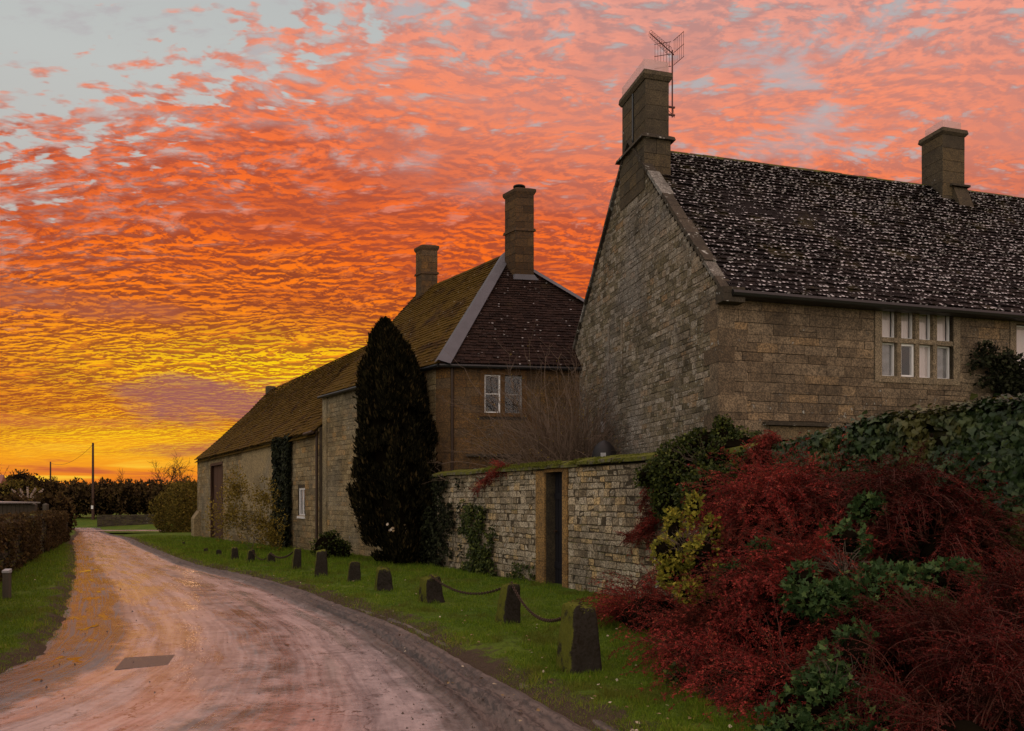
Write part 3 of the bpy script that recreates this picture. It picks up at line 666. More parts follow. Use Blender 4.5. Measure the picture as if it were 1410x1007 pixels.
def slates(G, p0, p1, q0, q1, expo=.15, w=(.18, .3), th=.026, rs=None, sag=0.0, over=.6, m=0, jitter=.012):
    """p0,p1 eave ends, q0,q1 ridge ends (3D). rows of individual slates, lower edges proud"""
    rs = rs or random.Random(2)
    p0, p1, q0, q1 = [np.asarray(p, float) for p in (p0, p1, q0, q1)]
    up = (q0 + q1) / 2 - (p0 + p1) / 2; nrm = np.cross(p1 - p0, up); nrm /= np.linalg.norm(nrm)
    if nrm[2] < 0: nrm = -nrm
    eh = p1 - p0; eh /= np.linalg.norm(eh)
    slope = up - (up @ eh) * eh; sl = np.linalg.norm(slope); slope /= sl
    rows = int(sl / expo); Vs = []; As = []
    for r in range(rows + 1):
        f = r / rows; f = f ** .96
        Lp = p0 + (q0 - p0) * min(f, 1); Rp = p1 + (q1 - p1) * min(f, 1); wd = np.linalg.norm(Rp - Lp)
        if wd < .1: continue
        ex = expo * (1.15 - .3 * f); rem = sl * (1 - min(f, 1)); up_len = min(ex * 1.45, rem + .01)
        if rem < .03: continue
        u = -rs.uniform(0, .15)
        while u < wd:
            ww = rs.uniform(*w); a0, a1 = max(u, -.0), min(u + ww, wd)
            if a1 - a0 < .04: u += ww; continue
            t = th * rs.uniform(.6, 1.5); dj = rs.uniform(-jitter, jitter); tl = rs.uniform(-.004, .006)
            if rs.random() < .03: dj -= .03; tl += .012
            c0 = Lp + eh * (a0 + .003); c1 = Lp + eh * (a1 - .003)
            def S(c, k):
                d = np.linalg.norm(c - Lp) / 10
                return -sag * (4 * f * (1 - f)) * (.6 + .8 * float(vnoise(c[0] * .5, c[1] * .5 + c[2] * .5, 9))) + .0
            s0, s1 = S(c0, 0), S(c1, 1)
            lo0 = c0 + slope * dj + nrm * (t + .012 + tl + s0); lo1 = c1 + slope * dj + nrm * (t + .012 + s1)
            hi0 = c0 + slope * up_len + nrm * (.004 + s0); hi1 = c1 + slope * up_len + nrm * (.004 + s1)
            Vs.append([lo0, lo1, hi1, hi0, lo0 - nrm * t * 1.3, lo1 - nrm * t * 1.3]); As.append(rs.random()); u += ww
    V = np.array(Vs); k = np.arange(len(V))[:, None, None] * 6
    q = np.array([(0, 1, 2, 3), (4, 5, 1, 0), (3, 3, 4, 0), (1, 5, 2, 2)])
    if np.cross(V[0, 1] - V[0, 0], V[0, 3] - V[0, 0]) @ nrm < 0: q = q[:, ::-1]
    qs = np.array([(0, 1, 2, 3), (4, 5, 1, 0)])
    if np.cross(V[0, 1] - V[0, 0], V[0, 3] - V[0, 0]) @ nrm < 0: qs = qs[:, ::-1]
    T = np.tile([1, 1, 0, 0, 1, 1], len(V))
    G.add(V.reshape(-1, 3), (k + qs[None]).reshape(-1, 4), np.repeat(As, 6), T, m)
    tri = np.array([(0, 3, 4), (1, 5, 2)])
    G.Fc.append((k + tri[None]).reshape(-1, 3) + G.n - len(V) * 6); G.M.append(np.full(len(V) * 2, m))

def cutspans(u0, u1, holes):
    """holes: (ua,ub,za,zb)"""
    def f(z):
        segs = [(u0, u1)]
        for (a, b, za, zb) in holes:
            if za < z < zb:
                ns = []
                for (s, e) in segs:
                    if b <= s or a >= e: ns.append((s, e))
                    else:
                        if a > s: ns.append((s, a))
                        if b < e: ns.append((b, e))
                segs = ns
        return [s for s in segs if s[1] - s[0] > .04]
    return f

def wall_sheet(G, o, a, n, u0, u1, z0, z1, holes=(), th=.35, a_=.5):
    """solid wall behind the stones, split round its openings"""
    o = np.asarray(o, float); ax = np.array([[a[0], a[1], 0], [-n[0], -n[1], 0], [0, 0, 1]], float)
    zs = sorted(set([z0, z1] + [h_[2] for h_ in holes] + [h_[3] for h_ in holes]))
    zs = [z for z in zs if z0 <= z <= z1]
    for za, zb in zip(zs[:-1], zs[1:]):
        for (s, e) in cutspans(u0, u1, holes)((za + zb) / 2): G.box((s, 0, za), (e, th, zb), a_, ax=ax, o=o)

# ================================================================== farmhouse
ANG = math.atan2(.2609, .9654); C0 = (3.665, 13.5)
UA = np.array([math.cos(ANG), math.sin(ANG)]); VA = np.array([-UA[1], UA[0]])
LEN, SPAN, EAVE, RIDGE = 14.5, 7.76, 5.37, 9.58
def toA(px, face='front'):
    return along(C0, UA if face == 'front' else VA, px)
house = thing('farmhouse', 'large grey stone farmhouse with steep gable, tall end chimney and lichen spotted roof', 'house', (C0[0], C0[1], 0), ANG)
rsA = random.Random(5)
# openings on the front (local x, z)
def zA(px, py, d=0.0):
    s = toA(px); Y = C0[1] + s * UA[1]; return EYE + (HY - py) / F * Y
wx0, wx1 = toA(1213), toA(1312); wz0, wz1 = zA(1262, 520), zA(1262, 421)
sx0 = toA(1398); sx1 = sx0 + 1.7; sz0, sz1 = zA(1405, 512), zA(1405, 447)
gx0, gx1 = toA(1068), toA(1125); gx2, gx3 = toA(1217), toA(1318)
gz = zA(1096, 588)
holesF = [(wx0, wx1, wz0, wz1), (sx0, sx1, sz0, sz1), (gx0, gx1, 1.2, gz - .18), (gx2, gx3, 1.2, gz - .18)]
G = Geo(); wall_sheet(G, (0, 0, 0), (1, 0), (0, -1), 0, LEN, -.3, EAVE, holesF, .4, .3)
fw = G.build('front_wall', M['mortar_dark'], house)
G = Geo(); lint = [(wx0 - .16, wx1 + .16, wz0 - .14, wz1 + .15), (sx0 - .16, sx1, sz0 - .1, sz1 + .14), (gx0 - .14, gx1 + .14, 1.1, gz + .02), (gx2 - .14, gx3 + .14, 1.1, gz + .02)]
stones(G, (0, 0, 0), (1, 0), (0, -1), .9, EAVE - .18, cutspans(0.0, LEN, lint), (.28, .62), (.14, .23), .007, (.008, .017), .006, .004, rsA)
stones(G, (0, 0, 0), (1, 0), (0, -1), EAVE - .18, EAVE - .02, cutspans(0.0, LEN, []), (.4, .75), (.16, .16), .01, (.018, .026), .008, .003, rsA)
G.build('front_stonework', M['ashlar'], fw)
# gable
def gable_spans(z):
    if z <= EAVE: return [(0.0, SPAN)]
    f = (z - EAVE) / (RIDGE - EAVE); w = SPAN / 2 * (1 - f); return [(SPAN / 2 - w + .04, SPAN / 2 + w - .04)] if w > .12 else []
G = Geo(); G.prism([(0, .4, -.3), (0, SPAN, -.3), (0, SPAN, EAVE), (0, SPAN / 2, RIDGE), (0, .4, EAVE + .3), (0, 0.4, EAVE)][::-1], (.4, 0, 0), .3)
gw = G.build('gable_wall', M['mortar'], house)
G = Geo(); niche = [(toA(858, 'g'), toA(838, 'g'), 3.1, 4.6)]
nu0, nu1 = sorted(niche[0][:2]); nz0, nz1 = 4.45, 5.75
sp = lambda z: [s for s in cutspans(*gable_spans(z)[0], [(nu0, nu0 + .09, nz0, nz1), (nu1 - .09, nu1, nz0, nz1)])(z)] if gable_spans(z) else []
stones(G, (0, 0, 0), (0, 1), (-1, 0), 1.2, RIDGE, sp, (.12, .30), (.08, .15), .007, (.003, .012), .007, .007, rsA)
for u in (nu0, nu1 - .09): G.box((-.03, u + .005, nz0), (0, u + .085, nz1), .6)
G.build('gable_stonework', M['gable'], gw)
# corner stones (quoins) at the front corner
G = Geo(); z = .9; k = 0
while z < EAVE - .2:
    hh = rsA.uniform(.26, .36); hh = min(hh, EAVE - .19 - z)
    l1, l2 = (.55, .28) if k % 2 else (.3, .5)
    G.box((-.021, -.020, z + .004), (l1, .02, z + hh - .004), rsA.random()); G.box((-.021, .02, z + .004), (.02, l2, z + hh - .004), rsA.random())
    z += hh; k += 1
G.build('quoin', M['ashlar'], house)
# hidden rear and far end walls
G = Geo(); G.box((.4, SPAN - .35, -.3), (LEN, SPAN, EAVE)); G.build('rear_wall', M['mortar'], house)
G = Geo(); G.prism([(LEN, 0, -.3), (LEN, SPAN, -.3), (LEN, SPAN, EAVE), (LEN, SPAN / 2, RIDGE - .05), (LEN, 0, EAVE)], (-.4, 0, 0)); G.build('end_wall', M['mortar'], house)
# roof
G = Geo(); t_ = .1
pF0, pF1 = (.12, -.20, EAVE - .10), (LEN + .1, -.20, EAVE - .10); rF0, rF1 = (.12, SPAN / 2, RIDGE), (LEN + .1, SPAN / 2, RIDGE - .05)
slates(G, pF0, pF1, rF0, rF1, .150, (.13, .36), .028, rsA, .07)
bk0, bk1 = (.12, SPAN + .2, EAVE - .1), (LEN + .1, SPAN + .2, EAVE - .1)
slates(G, bk1, bk0, rF1, rF0, .3, (.3, .5), .024, rsA)
for a, b, c, d in ((pF0, pF1, rF1, rF0), (bk1, bk0, rF0, rF1)):
    G.add([np.array(p) - (0, 0, .07) for p in (a, b, c, d)], [(0, 1, 2, 3)], .2, 0)
roofA = G.build('roof', M['slateA'], house)
G = Geo(); x = .45
while x < LEN:
    l = rsA.uniform(.4, .55); dz = rsA.uniform(-.012, .015) - .05 * x / LEN
    P = [(x, SPAN / 2 - .075, RIDGE - .055 + dz * .5), (x, SPAN / 2 - .03, RIDGE + .02 + dz * .5), (x, SPAN / 2 + .03, RIDGE + .02 + dz * .5), (x, SPAN / 2 + .075, RIDGE - .055 + dz * .5)]
    G.prism(P, (l + .004, 0, 0), rsA.random()); x += l
G.build('ridge_tile', M['ridge'], roofA)
# gable coping slabs
def copings(side):
    G = Geo(); y0, y1 = (-.22, SPAN / 2) if side == 0 else (SPAN + .22, SPAN / 2)
    z0 = EAVE + .03 - .22 * (RIDGE - EAVE) / (SPAN / 2); zt = RIDGE + .10
    n = 12; rs = random.Random(side + 3)
    e = np.linspace(0, 1, n + 1)
    for i in range(n):
        a, b = e[i] + .0004, e[i + 1] - .0004
        pa = np.array([0, y0 + (y1 - y0) * a, z0 + (zt - z0) * a]); pb = np.array([0, y0 + (y1 - y0) * b, z0 + (zt - z0) * b])
        dn = np.array([0, -(zt - z0), (y1 - y0)]); dn = dn / np.linalg.norm(dn); dn = dn if dn[2] > 0 else -dn
        w0, w1 = -.05 - rs.uniform(0, .015), .20 + rs.uniform(-.03, .03); th = .07 + rs.uniform(-.012, .012)
        V = []
        for p in (pa, pb):
            for xx, hh in ((w0, 0), (w1, 0), (w1, th), (w0, th)): V.append(p + (xx, 0, 0) + dn * hh)
        G.add(V, [(0, 1, 2, 3), (7, 6, 5, 4), (0, 4, 5, 1), (1, 5, 6, 2), (2, 6, 7, 3), (3, 7, 4, 0)], rs.random())
    return G.build('gable_coping', M['coping'], house)
copings(0); copings(1)
G = Geo(); G.box((-.07, -.26, EAVE - .32), (.36, .0, EAVE - .06), .4); G.build('kneeler', M['coping'], house)

def block_stack(G, lo, hi, course, rs, gap=.006, proud=.012, wm=(.25, .45)):
    """chimney stack: core box plus stones on all four sides"""
    (x0, y0, z0), (x1, y1, z1) = lo, hi
    for o, a, n, L in (((x0, y0, 0), (1, 0), (0, -1), x1 - x0), ((x0, y1, 0), (1, 0), (0, 1), x1 - x0), ((x0, y0, 0), (0, 1), (-1, 0), y1 - y0), ((x1, y0, 0), (0, 1), (1, 0), y1 - y0)):
        stones(G, o, a, n, z0, z1, lambda z: [(-.008, L + .008)], wm, course, gap, (proud * .6, proud), .006, .002, rs)
# main chimney
yc0, yc1 = toA(888, 'g'), toA(855, 'g'); cd_ = .60
ch = Geo(); ch.box((.0 - .02, yc0, 8.3), (cd_, yc1, 9.42), .3); ch.box((.03, yc0 + .03, 9.42), (cd_ - .03, yc1 - .03, 10.72), .3)
o_ch = ch.build('chimney', M['mortar'], house)
G = Geo(); block_stack(G, (-.02, yc0, 8.55), (cd_, yc1, 9.42), (.2, .28), rsA)
block_stack(G, (.03, yc0 + .03, 9.5), (cd_ - .03, yc1 - .03, 10.72), (.28, .36), rsA, wm=(.5, .8)); G.build('stack_stonework', M['chimney'], o_ch)
G = Geo()
def course(G, x0, y0, x1, y1, z0, z1, o0, o1, a=.5):
    V = [(x0 - o0, y0 - o0, z0), (x1 + o0, y0 - o0, z0), (x1 + o0, y1 + o0, z0), (x0 - o0, y1 + o0, z0), (x0 - o1, y0 - o1, z1), (x1 + o1, y0 - o1, z1), (x1 + o1, y1 + o1, z1), (x0 - o1, y1 + o1, z1)]
    G.add(V, [(0, 3, 2, 1), (4, 5, 6, 7), (0, 1, 5, 4), (1, 2, 6, 5), (2, 3, 7, 6), (3, 0, 4, 7)], a)
course(G, -.02, yc0, cd_, yc1, 9.40, 9.47, .09, .07); course(G, -.02, yc0, cd_, yc1, 9.47, 9.52, .07, -.01)
G.build('string_course', M['coping'], o_ch)
G = Geo(); course(G, .03, yc0 + .03, cd_ - .03, yc1 - .03, 10.70, 10.78, .03, .075); course(G, .03, yc0 + .03, cd_ - .03, yc1 - .03, 10.78, 10.88, .075, .06); G.build('chimney_cap', M['chimney'], o_ch)
G = Geo(); G.box((.015, (yc0 + yc1) / 2 - .025, 9.55), (.024, (yc0 + yc1) / 2 + .035, 10.68), 0)
G.box((-.002, (yc0 + yc1) / 2 - .03, 9.52), (.02, (yc0 + yc1) / 2 + .03, 10.68), 0); G.build('flue_groove', M['black'], o_ch)
G = Geo(); G.box((.01, yc0 + .04, 10.885), (cd_ - .02, yc1 - .04, 11.14), .5); G.build('chimney_guard', M['perspex'], o_ch)
# second chimney on the ridge
x2 = 8.25; y2 = SPAN / 2 - .42
ch2 = Geo(); ch2.box((x2, y2, 8.6), (x2 + .66, y2 + .66, 10.72), .3)
ch2.prism([(x2 + .30, y2 - .28, 8.75), (x2 + .30, y2, 8.75), (x2 + .30, y2, 9.42), (x2 + .30, y2 - .04, 9.40)], (.42, 0, 0), .6)
o2 = ch2.build('chimney', M['mortar'], house)
G = Geo(); block_stack(G, (x2, y2, 8.6), (x2 + .66, y2 + .66, 10.72), (.26, .34), rsA, wm=(.5, .7)); G.build('stack_stonework', M['chimney'], o2)
G = Geo(); course(G, x2, y2, x2 + .66, y2 + .66, 10.70, 10.76, .02, .07); course(G, x2, y2, x2 + .66, y2 + .66, 10.76, 10.86, .07, .05); G.build('chimney_cap', M['chimney'], o2); G = Geo(); G.box((x2 + .2, y2 - .1, 9.42), (x2 + .76, y2 + .02, 9.47), .3); G.build('drip_ledge', M['coping'], o2)
G = Geo(); G.box((x2 + .04, y2 + .04, 10.865), (x2 + .60, y2 + .60, 11.08)); G.build('chimney_guard', M['perspex'], o2)
# gutter
G = Geo(); G.tubes(np.array([[(.1, -.27, EAVE - .17), (5, -.27, EAVE - .18), (LEN, -.27, EAVE - .20)]]), np.full((1, 3), .062), 8, cap=True)
G.box((.1, -.21, EAVE - .22), (LEN, -.02, EAVE - .13)); G.build('gutter', M['black'], house)
# mullioned windows
def mullion_window(x0, x1, z0, z1, lights, rows, dark=(), cols=None, deep=.13):
    G = Geo(); e = .015
    G.box((x0 - .15, -.028, z0 - .12), (x1 + .15, deep, z0), .4); G.box((x0 - .15, -.028, z1), (x1 + .15, deep, z1 + .14), .6)
    G.box((x0 - .15, -.028, z0), (x0, deep, z1), .5); G.box((x1, -.028, z0), (x1 + .15, deep, z1), .5)
    W = (x1 - x0) / lights; Hh = (z1 - z0) / rows; mw = .045
    for i in range(1, lights): G.box((x0 + i * W - mw, .0, z0), (x0 + i * W + mw, deep + .02, z1), .3 + .1 * i)
    for j in range(1, rows): G.box((x0, -.004, z0 + j * Hh - mw), (x1, deep + .024, z0 + j * Hh + mw), .7)
    wn = G.build('window', M['windowstone'], house)
    for i in range(lights):
        for j in range(rows):
            a = x0 + i * W + (mw if i else 0); b = x0 + (i + 1) * W - (mw if i < lights - 1 else 0); c = z0 + j * Hh + (mw if j else 0); d = z0 + (j + 1) * Hh - (mw if j < rows - 1 else 0)
            f = .022; fr = Geo(); op = (i, j) in dark; f = .045 if op else .028
            yf = .045 if op else .085
            fr.box((a, yf, c), (a + f, yf + .05, d)); fr.box((b - f, yf, c), (b, yf + .05, d)); fr.box((a + f, yf, c), (b - f, yf + .05, c + f)); fr.box((a + f, yf, d - f), (b - f, yf + .05, d))
            fr.build('frame', M['white'], wn)
            p = Geo(); p.box((a + f, yf + .02, c + f), (b - f, yf + .026, d - f)); p.build('pane', M['glass'], wn)
            if not op:
                k = Geo(); nx = 24; xs = np.linspace(a, b - (.05 if j else .02), nx); ys = .135 + .008 * np.sin(np.linspace(0, 22, nx) + i)
                V = [(x, y, c) for x, y in zip(xs, ys)] + [(x, y, d) for x, y in zip(xs, ys)]
                k.add(V, [(q, q + 1, nx + q + 1, nx + q) for q in range(nx - 1)]); k.build('curtain', M['curtain'] if (j == 1 or i == 2 or rows == 1) else M['lace'], wn, True)
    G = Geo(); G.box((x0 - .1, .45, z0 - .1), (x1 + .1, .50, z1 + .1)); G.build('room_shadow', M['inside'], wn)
    return wn
M['lace'] = plain('grey_lace_curtain', (.34, .33, .33, 1), .95, .1, var=.6, sc=9)
mullion_window(wx0, wx1, wz0, wz1, 4, 2, dark=((1, 0),))
mullion_window(sx0, sx1, sz0, sz1, 3, 1, dark=())
for a, b in ((gx0, gx1), (gx2, gx3)):
    G = Geo(); G.box((a - .14, -.03, gz - .24), (b + .14, .1, gz), .7); G.box((a - .14, -.03, 1.2), (a, .1, gz - .2)); G.box((b, -.03, 1.2), (b + .14, .1, gz - .2))
    G.box(((a + b) / 2 - .05, 0, 1.2), ((a + b) / 2 + .05, .1, gz - .2)); wn = G.build('window', M['ochre'], house)
    G = Geo(); G.box((a - .28, -.12, gz + .01), (b + .22, .0, gz + .075), .2); G.build('hood_mould', M['coping'], wn)
    G = Geo(); G.box((a, .09, 1.2), (b, .12, gz - .2)); G.build('pane', M['inside'], wn)
# little white box on the gable
yb = toA(833, 'g'); G = Geo(); G.box((-.09, yb - .06, 3.25), (-.02, yb + .06, 3.5)); G.build('vent_box', M['whitegrey'], house)
# aerial on the main chimney
def aerial():
    mx, my = cd_ + .11, yc0 + .12
    G = Geo(); G.tubes([[(mx, my, 10.0), (mx, my, 11.47)]], [[.017, .017]], 8, cap=True)
    for z in (10.2, 10.03): G.box((cd_ - .02, my - .02, z), (mx + .06, my + .02, z + .03))
    G.tubes([[(cd_, my - .05, 10.1), (mx, my - .1, 9.95), (mx + .05, my, 10.0), (mx + .02, my, 10.2)]], [[.006] * 4], 4)
    root = G.build('aerial', M['metal'], house)
    w = np.array([-.61, -.71]); w /= np.linalg.norm(w); bx = np.array([w @ UA, w @ VA, 0]); px = np.array([-bx[1], bx[0], 0]); o = np.array([mx, my, 11.40])
    G = Geo(); G.tubes([[o - bx * .06, o + bx * .95]], [[.013, .010]], 6, cap=True)
    for i in range(12):
        c = o + bx * (.12 + i * .073); r = .10 - .002 * i; th = np.linspace(0, 2 * np.pi, 11)
        ring = np.array([c + px * math.cos(t) * r * .55 + np.array([0, 0, 1]) * math.sin(t) * r for t in th]); G.tubes([ring], [[.0045] * 11], 4)
    G.build('boom', M['metal'], root)
    G = Geo()
    for sgn in (-1, 1):
        for i in range(1, 7):
            c = o + px * sgn * i * .058 + bx * i * .024
            G.tubes([[c + (0, 0, -.27), c + (0, 0, .27)]], [[.0045, .0045]], 4)
        for z in (-.27, 0, .27): G.tubes([[o + px * sgn * .03 + (0, 0, z), o + px * sgn * .36 + bx * .15 + (0, 0, z)]], [[.008, .008]], 4)
    G.build('reflector', M['metal'], root)
aerial()

# ================================================================== cottage with hipped roof
Q0 = np.array([-1.876, 19.7]); dB = np.array([-.5994, .8006]); nB = np.array([.8006, .5994]); eB = np.array([.989, .1467]); EB, RB = 5.13, 9.24
cot = thing('cottage', 'brown stone cottage with hipped roof and two tall chimneys, left of the big farmhouse', 'cottage', (Q0[0], Q0[1], 0))
def b2(v, z): return (v[0], v[1], z)
zero = np.zeros(2); LB = 7.79
ap = dB * 2.31 + nB * 3.82; rl = dB * LB + nB * 3.82; Q1 = eB * 7.0; el0 = dB * LB; bk = dB * LB + nB * 7.64
rsB = random.Random(11)
nE = np.array([eB[1], -eB[0]]); inset = .14
wl = zero + nB * inset                               # long wall line offset inward
G = Geo(); wall_sheet(G, b2(wl, 0), dB, -nB, .40, LB, -.6, EB - .02, [], .35, .3)
lw = G.build('side_wall', M['mortar_dark'], cot)
G = Geo(); stones(G, b2(wl, 0), dB, -nB, -.3, EB - .05, lambda z: [(.40, LB)], (.2, .48), (.13, .2), .009, (.006, .018), .009, .005, rsB); G.build('side_stonework', M['barn'], lw)
we = zero - nE * inset
wq0 = (along((Q0[0] + we[0], Q0[1] + we[1]), eB, 667), along((Q0[0] + we[0], Q0[1] + we[1]), eB, 719))
hz0, hz1 = 3.88, 4.88
lq = (along(Q0 + we, eB, 652), along(Q0 + we, eB, 702)); lqz = 2.42
holesB = [(wq0[0], wq0[1], hz0, hz1), (lq[0], lq[1], 1.2, lqz)]
G = Geo(); wall_sheet(G, b2(we, 0), eB, nE, .30, 7.0, -.5, EB - .02, holesB, .35, .3); ew = G.build('end_wall', M['mortar_dark'], cot)
G = Geo(); stones(G, b2(we, 0), eB, nE, .8, EB - .05, cutspans(.30, 7.0, [(wq0[0] - .12, wq0[1] + .12, hz0 - .1, hz1 + .2), (lq[0] - .12, lq[1] + .12, 1.1, lqz + .16)]), (.3, .6), (.16, .26), .005, (.004, .010), .005, .003, rsB); G.build('end_stonework', M['cottage'], ew)
# canted corner
a0 = wl + dB * .40; a1 = we + eB * .30; dc = (a1 - a0); Lc = np.linalg.norm(dc); dc /= Lc; nc = np.array([dc[1], -dc[0]])
if nc @ np.array([0, -1]) < 0: nc = -nc
G = Geo(); wall_sheet(G, b2(a0, 0), dc, nc, 0, Lc, -.5, EB - .02, [], .3, .3); cw = G.build('corner_wall', M['mortar_dark'], cot)
G = Geo(); stones(G, b2(a0, 0), dc, nc, .3, EB - .05, lambda z: [(0, Lc)], (.4, .7), (.25, .33), .005, (.006, .012), .005, .003, rsB); G.build('corner_stonework', M['cottage'], cw)
# far gable end of the cottage
G = Geo(); G.prism([b2(el0 + nB * .1, -.6), b2(bk, -.6), b2(bk, EB), b2(rl, RB - .1), b2(el0 + nB * .1, EB)], (-dB[0] * .35, -dB[1] * .35, 0), .4); G.build('gable_wall', M['barn'], cot)
G = Geo()
e0 = b2(zero - nB * .05, EB); slates(G, b2(zero, EB), b2(el0, EB), b2(ap, RB), b2(rl, RB), .16, (.16, .28), .02, rsB, .05, m=0)
G.add([np.array(p) - (0, 0, .05) for p in (b2(zero, EB), b2(el0, EB), b2(rl, RB), b2(ap, RB))], [(0, 1, 2, 3)], .2, 0)
slates(G, b2(bk, EB), b2(bk - dB * 9, EB), b2(rl, RB), b2(ap, RB), .3, (.3, .5), .02, rsB)
rfB = G.build('roof', M['slateM'], cot)
G = Geo(); slates(G, b2(zero, EB), b2(Q1, EB), b2(ap, RB), b2(ap + eB * .02, RB), .125, (.14, .24), .02, rsB, .03)
G.add([np.array(p) - (0, 0, .05) for p in (b2(zero, EB), b2(Q1, EB), b2(ap, RB))], [(0, 1, 2)], .2, 0)
rh = G.build('hip_roof', M['slateB'], cot)
def strip(a, b, w, up, name, par, m='lead', th=.02, side=None):
    a, b = np.array(a), np.array(b); d = b - a; d /= np.linalg.norm(d); s = np.cross(d, [0, 0, 1]); s /= np.linalg.norm(s)
    if side is not None: s = side
    G = Geo(); V = []
    n = 14
    for i in range(n + 1):
        p = a + (b - a) * i / n + np.array([0, 0, up])
        V += [p - s * w - (0, 0, w * .55), p + (0, 0, .02), p + s * w - (0, 0, w * .55)]
    f = []
    for i in range(n): f += [(3 * i, 3 * i + 3, 3 * i + 4, 3 * i + 1), (3 * i + 1, 3 * i + 4, 3 * i + 5, 3 * i + 2)]
    G.add(V, f); return G.build(name, M[m], par)
# broad lead on the near hip: flat strip lying mostly on the hip face
def leadhip():
    a, b = np.array(b2(zero, EB)), np.array(b2(ap, RB))
    n1 = np.cross(np.array(b2(Q1, EB)) - a, b - a); n1 /= np.linalg.norm(n1); n1 = n1 if n1[2] > 0 else -n1
    n2 = np.cross(np.array(b2(el0, EB)) - a, b - a); n2 /= np.linalg.norm(n2); n2 = n2 if n2[2] > 0 else -n2
    d = (b - a) / np.linalg.norm(b - a); s1 = np.cross(d, n1); s1 = s1 if s1 @ np.array([*eB, 0]) > 0 else -s1
    s2 = np.cross(d, n2); s2 = s2 if s2 @ np.array([*dB, 0]) > 0 else -s2
    G = Geo(); V = []; n = 16
    for i in range(n + 1):
        p = a + (b - a) * i / n; up = (n1 + n2) / np.linalg.norm(n1 + n2)
        w = .30 - .10 * i / n
        V += [p + s2 * .13 + n2 * .075, p + up * .10, p + s1 * w + n1 * .075, p + s1 * w + n1 * .03]
    f = []
    for i in range(n):
        for k in range(3): f.append((4 * i + k, 4 * i + k + 1, 4 * i + 5 + k, 4 * i + 4 + k))
    G.add(V, f); G.build('lead_hip', M['lead'], rh)
leadhip()
strip(b2(ap, RB), b2(Q1, EB), .13, .07, 'lead_hip', rh)
G = Geo(); rr = [np.array(b2(ap, RB)), np.array(b2(rl, RB))]; n = 12
for i in range(n):
    p = rr[0] + (rr[1] - rr[0]) * i / n; e = (rr[1] - rr[0]) / n * 1.002; s = np.array([*nB, 0]) * .08
    G.prism([p - s - (0, 0, .05), p + (0, 0, .045 + random.uniform(0, .012)), p + s - (0, 0, .05)], e, random.random())
G.build('ridge_tile', M['slateM'], rfB)
# eaves gutters
G = Geo(); G.tubes([[b2(-nE * -.03 + eB * .0, EB - .07), b2(eB * 4.2 + nE * .03, EB - .07)]], [[.05, .05]], 8, cap=True)
G.tubes([[b2(-nB * .04, EB - .07), b2(el0 - nB * .04, EB - .07)]], [[.05, .05]], 8, cap=True); G.build('gutter', M['black'], cot)
px_ = we + eB * .34 + nE * .05; G = Geo(); G.tubes([[b2(px_, .4), b2(px_, EB - .1)]], [[.035, .035]], 8); G.build('downpipe', M['pipe'], cot)
def plan_box(G, o, ax, ay, z0, z1, a=.5, off=0.0, off1=None):
    off1 = off if off1 is None else off1
    ux, uy = ax / np.linalg.norm(ax), ay / np.linalg.norm(ay); V = []
    for z, k in ((z0, off), (z1, off1)):
        for p in (o - ux * k - uy * k, o + ax + ux * k - uy * k, o + ax + ay + ux * k + uy * k, o + ay - ux * k + uy * k): V.append((p[0], p[1], z))
    G.add(V, [(0, 3, 2, 1), (4, 5, 6, 7), (0, 1, 5, 4), (1, 2, 6, 5), (2, 3, 7, 6), (3, 0, 4, 7)], a)
def chimneyB(o, wx, wy, zb, zs, zt, cowl, band):
    ax, ay = eB * wx, dB * wy; G = Geo(); plan_box(G, o, ax, ay, zb, zt, .3); root = G.build('chimney', M['mortar_dark'], cot)
    G = Geo()
    for oo, a, n, L in ((o, eB, nE, wx), (o, dB, -nB, wy), (o + ay, eB, -nE, wx), (o + ax, dB, nB, wy)):
        stones(G, b2(oo, 0), a, n, zb, zt, lambda z: [(-.004, L + .004)], (.22, .4), (.2, .27), .006, (.008, .014), .005, .002, rsB)
    G.build('stack_stonework', M['cottage'] if not cowl else M['chimney2'], root)
    G = Geo(); plan_box(G, o, ax, ay, zs - .04, zs + .04, .5, .05, .03); G.build('string_course', M['chimney2'], root); G = Geo(); plan_box(G, o, ax, ay, zt - .16, zt - .08, .5, .015, .05); plan_box(G, o, ax, ay, zt - .08, zt, .5, .05, .05)
    plan_box(G, o, ax, ay, zt, zt + .06, .5, .05, -.06); G.build('chimney_cap', M['chimney2'], root)
    if cowl:
        c = o + ax / 2 + ay / 2; G = Geo(); G.tubes([[b2(c, zt), b2(c, zt + .14)]], [[.10, .10]], 12)
        G.tubes([[b2(c, zt + .13), b2(c, zt + .16), b2(c, zt + .21)]], [[.19, .19, .02]], 14, cap=True); G.build('cowl', M['black'], root)
M['chimney2'] = stone('brown_chimney_stone', [(0, (0.08, 0.044, 0.02, 1)), (.5, (0.12, 0.068, 0.032, 1)), (1, (0.16, 0.088, 0.036, 1))], .15, .4)
o1 = np.array([.10, 23.0]) - Q0; chimneyB(o1, .56, .52, 8.1, 9.75, 10.98, True, 0)
c1f = Geo(); plan_box(c1f, o1, eB * .56, dB * .52, 8.22, 8.40, .5, .10, .015); c1f.build('chimney_flashing', M['lead'], cot)
o2_ = rl - dB * .95 - eB * .20 - nB * .25; chimneyB(o2_ + eB * .13 + dB * .1, .56, .40, 8.3, 9.75, 10.72, False, 0)
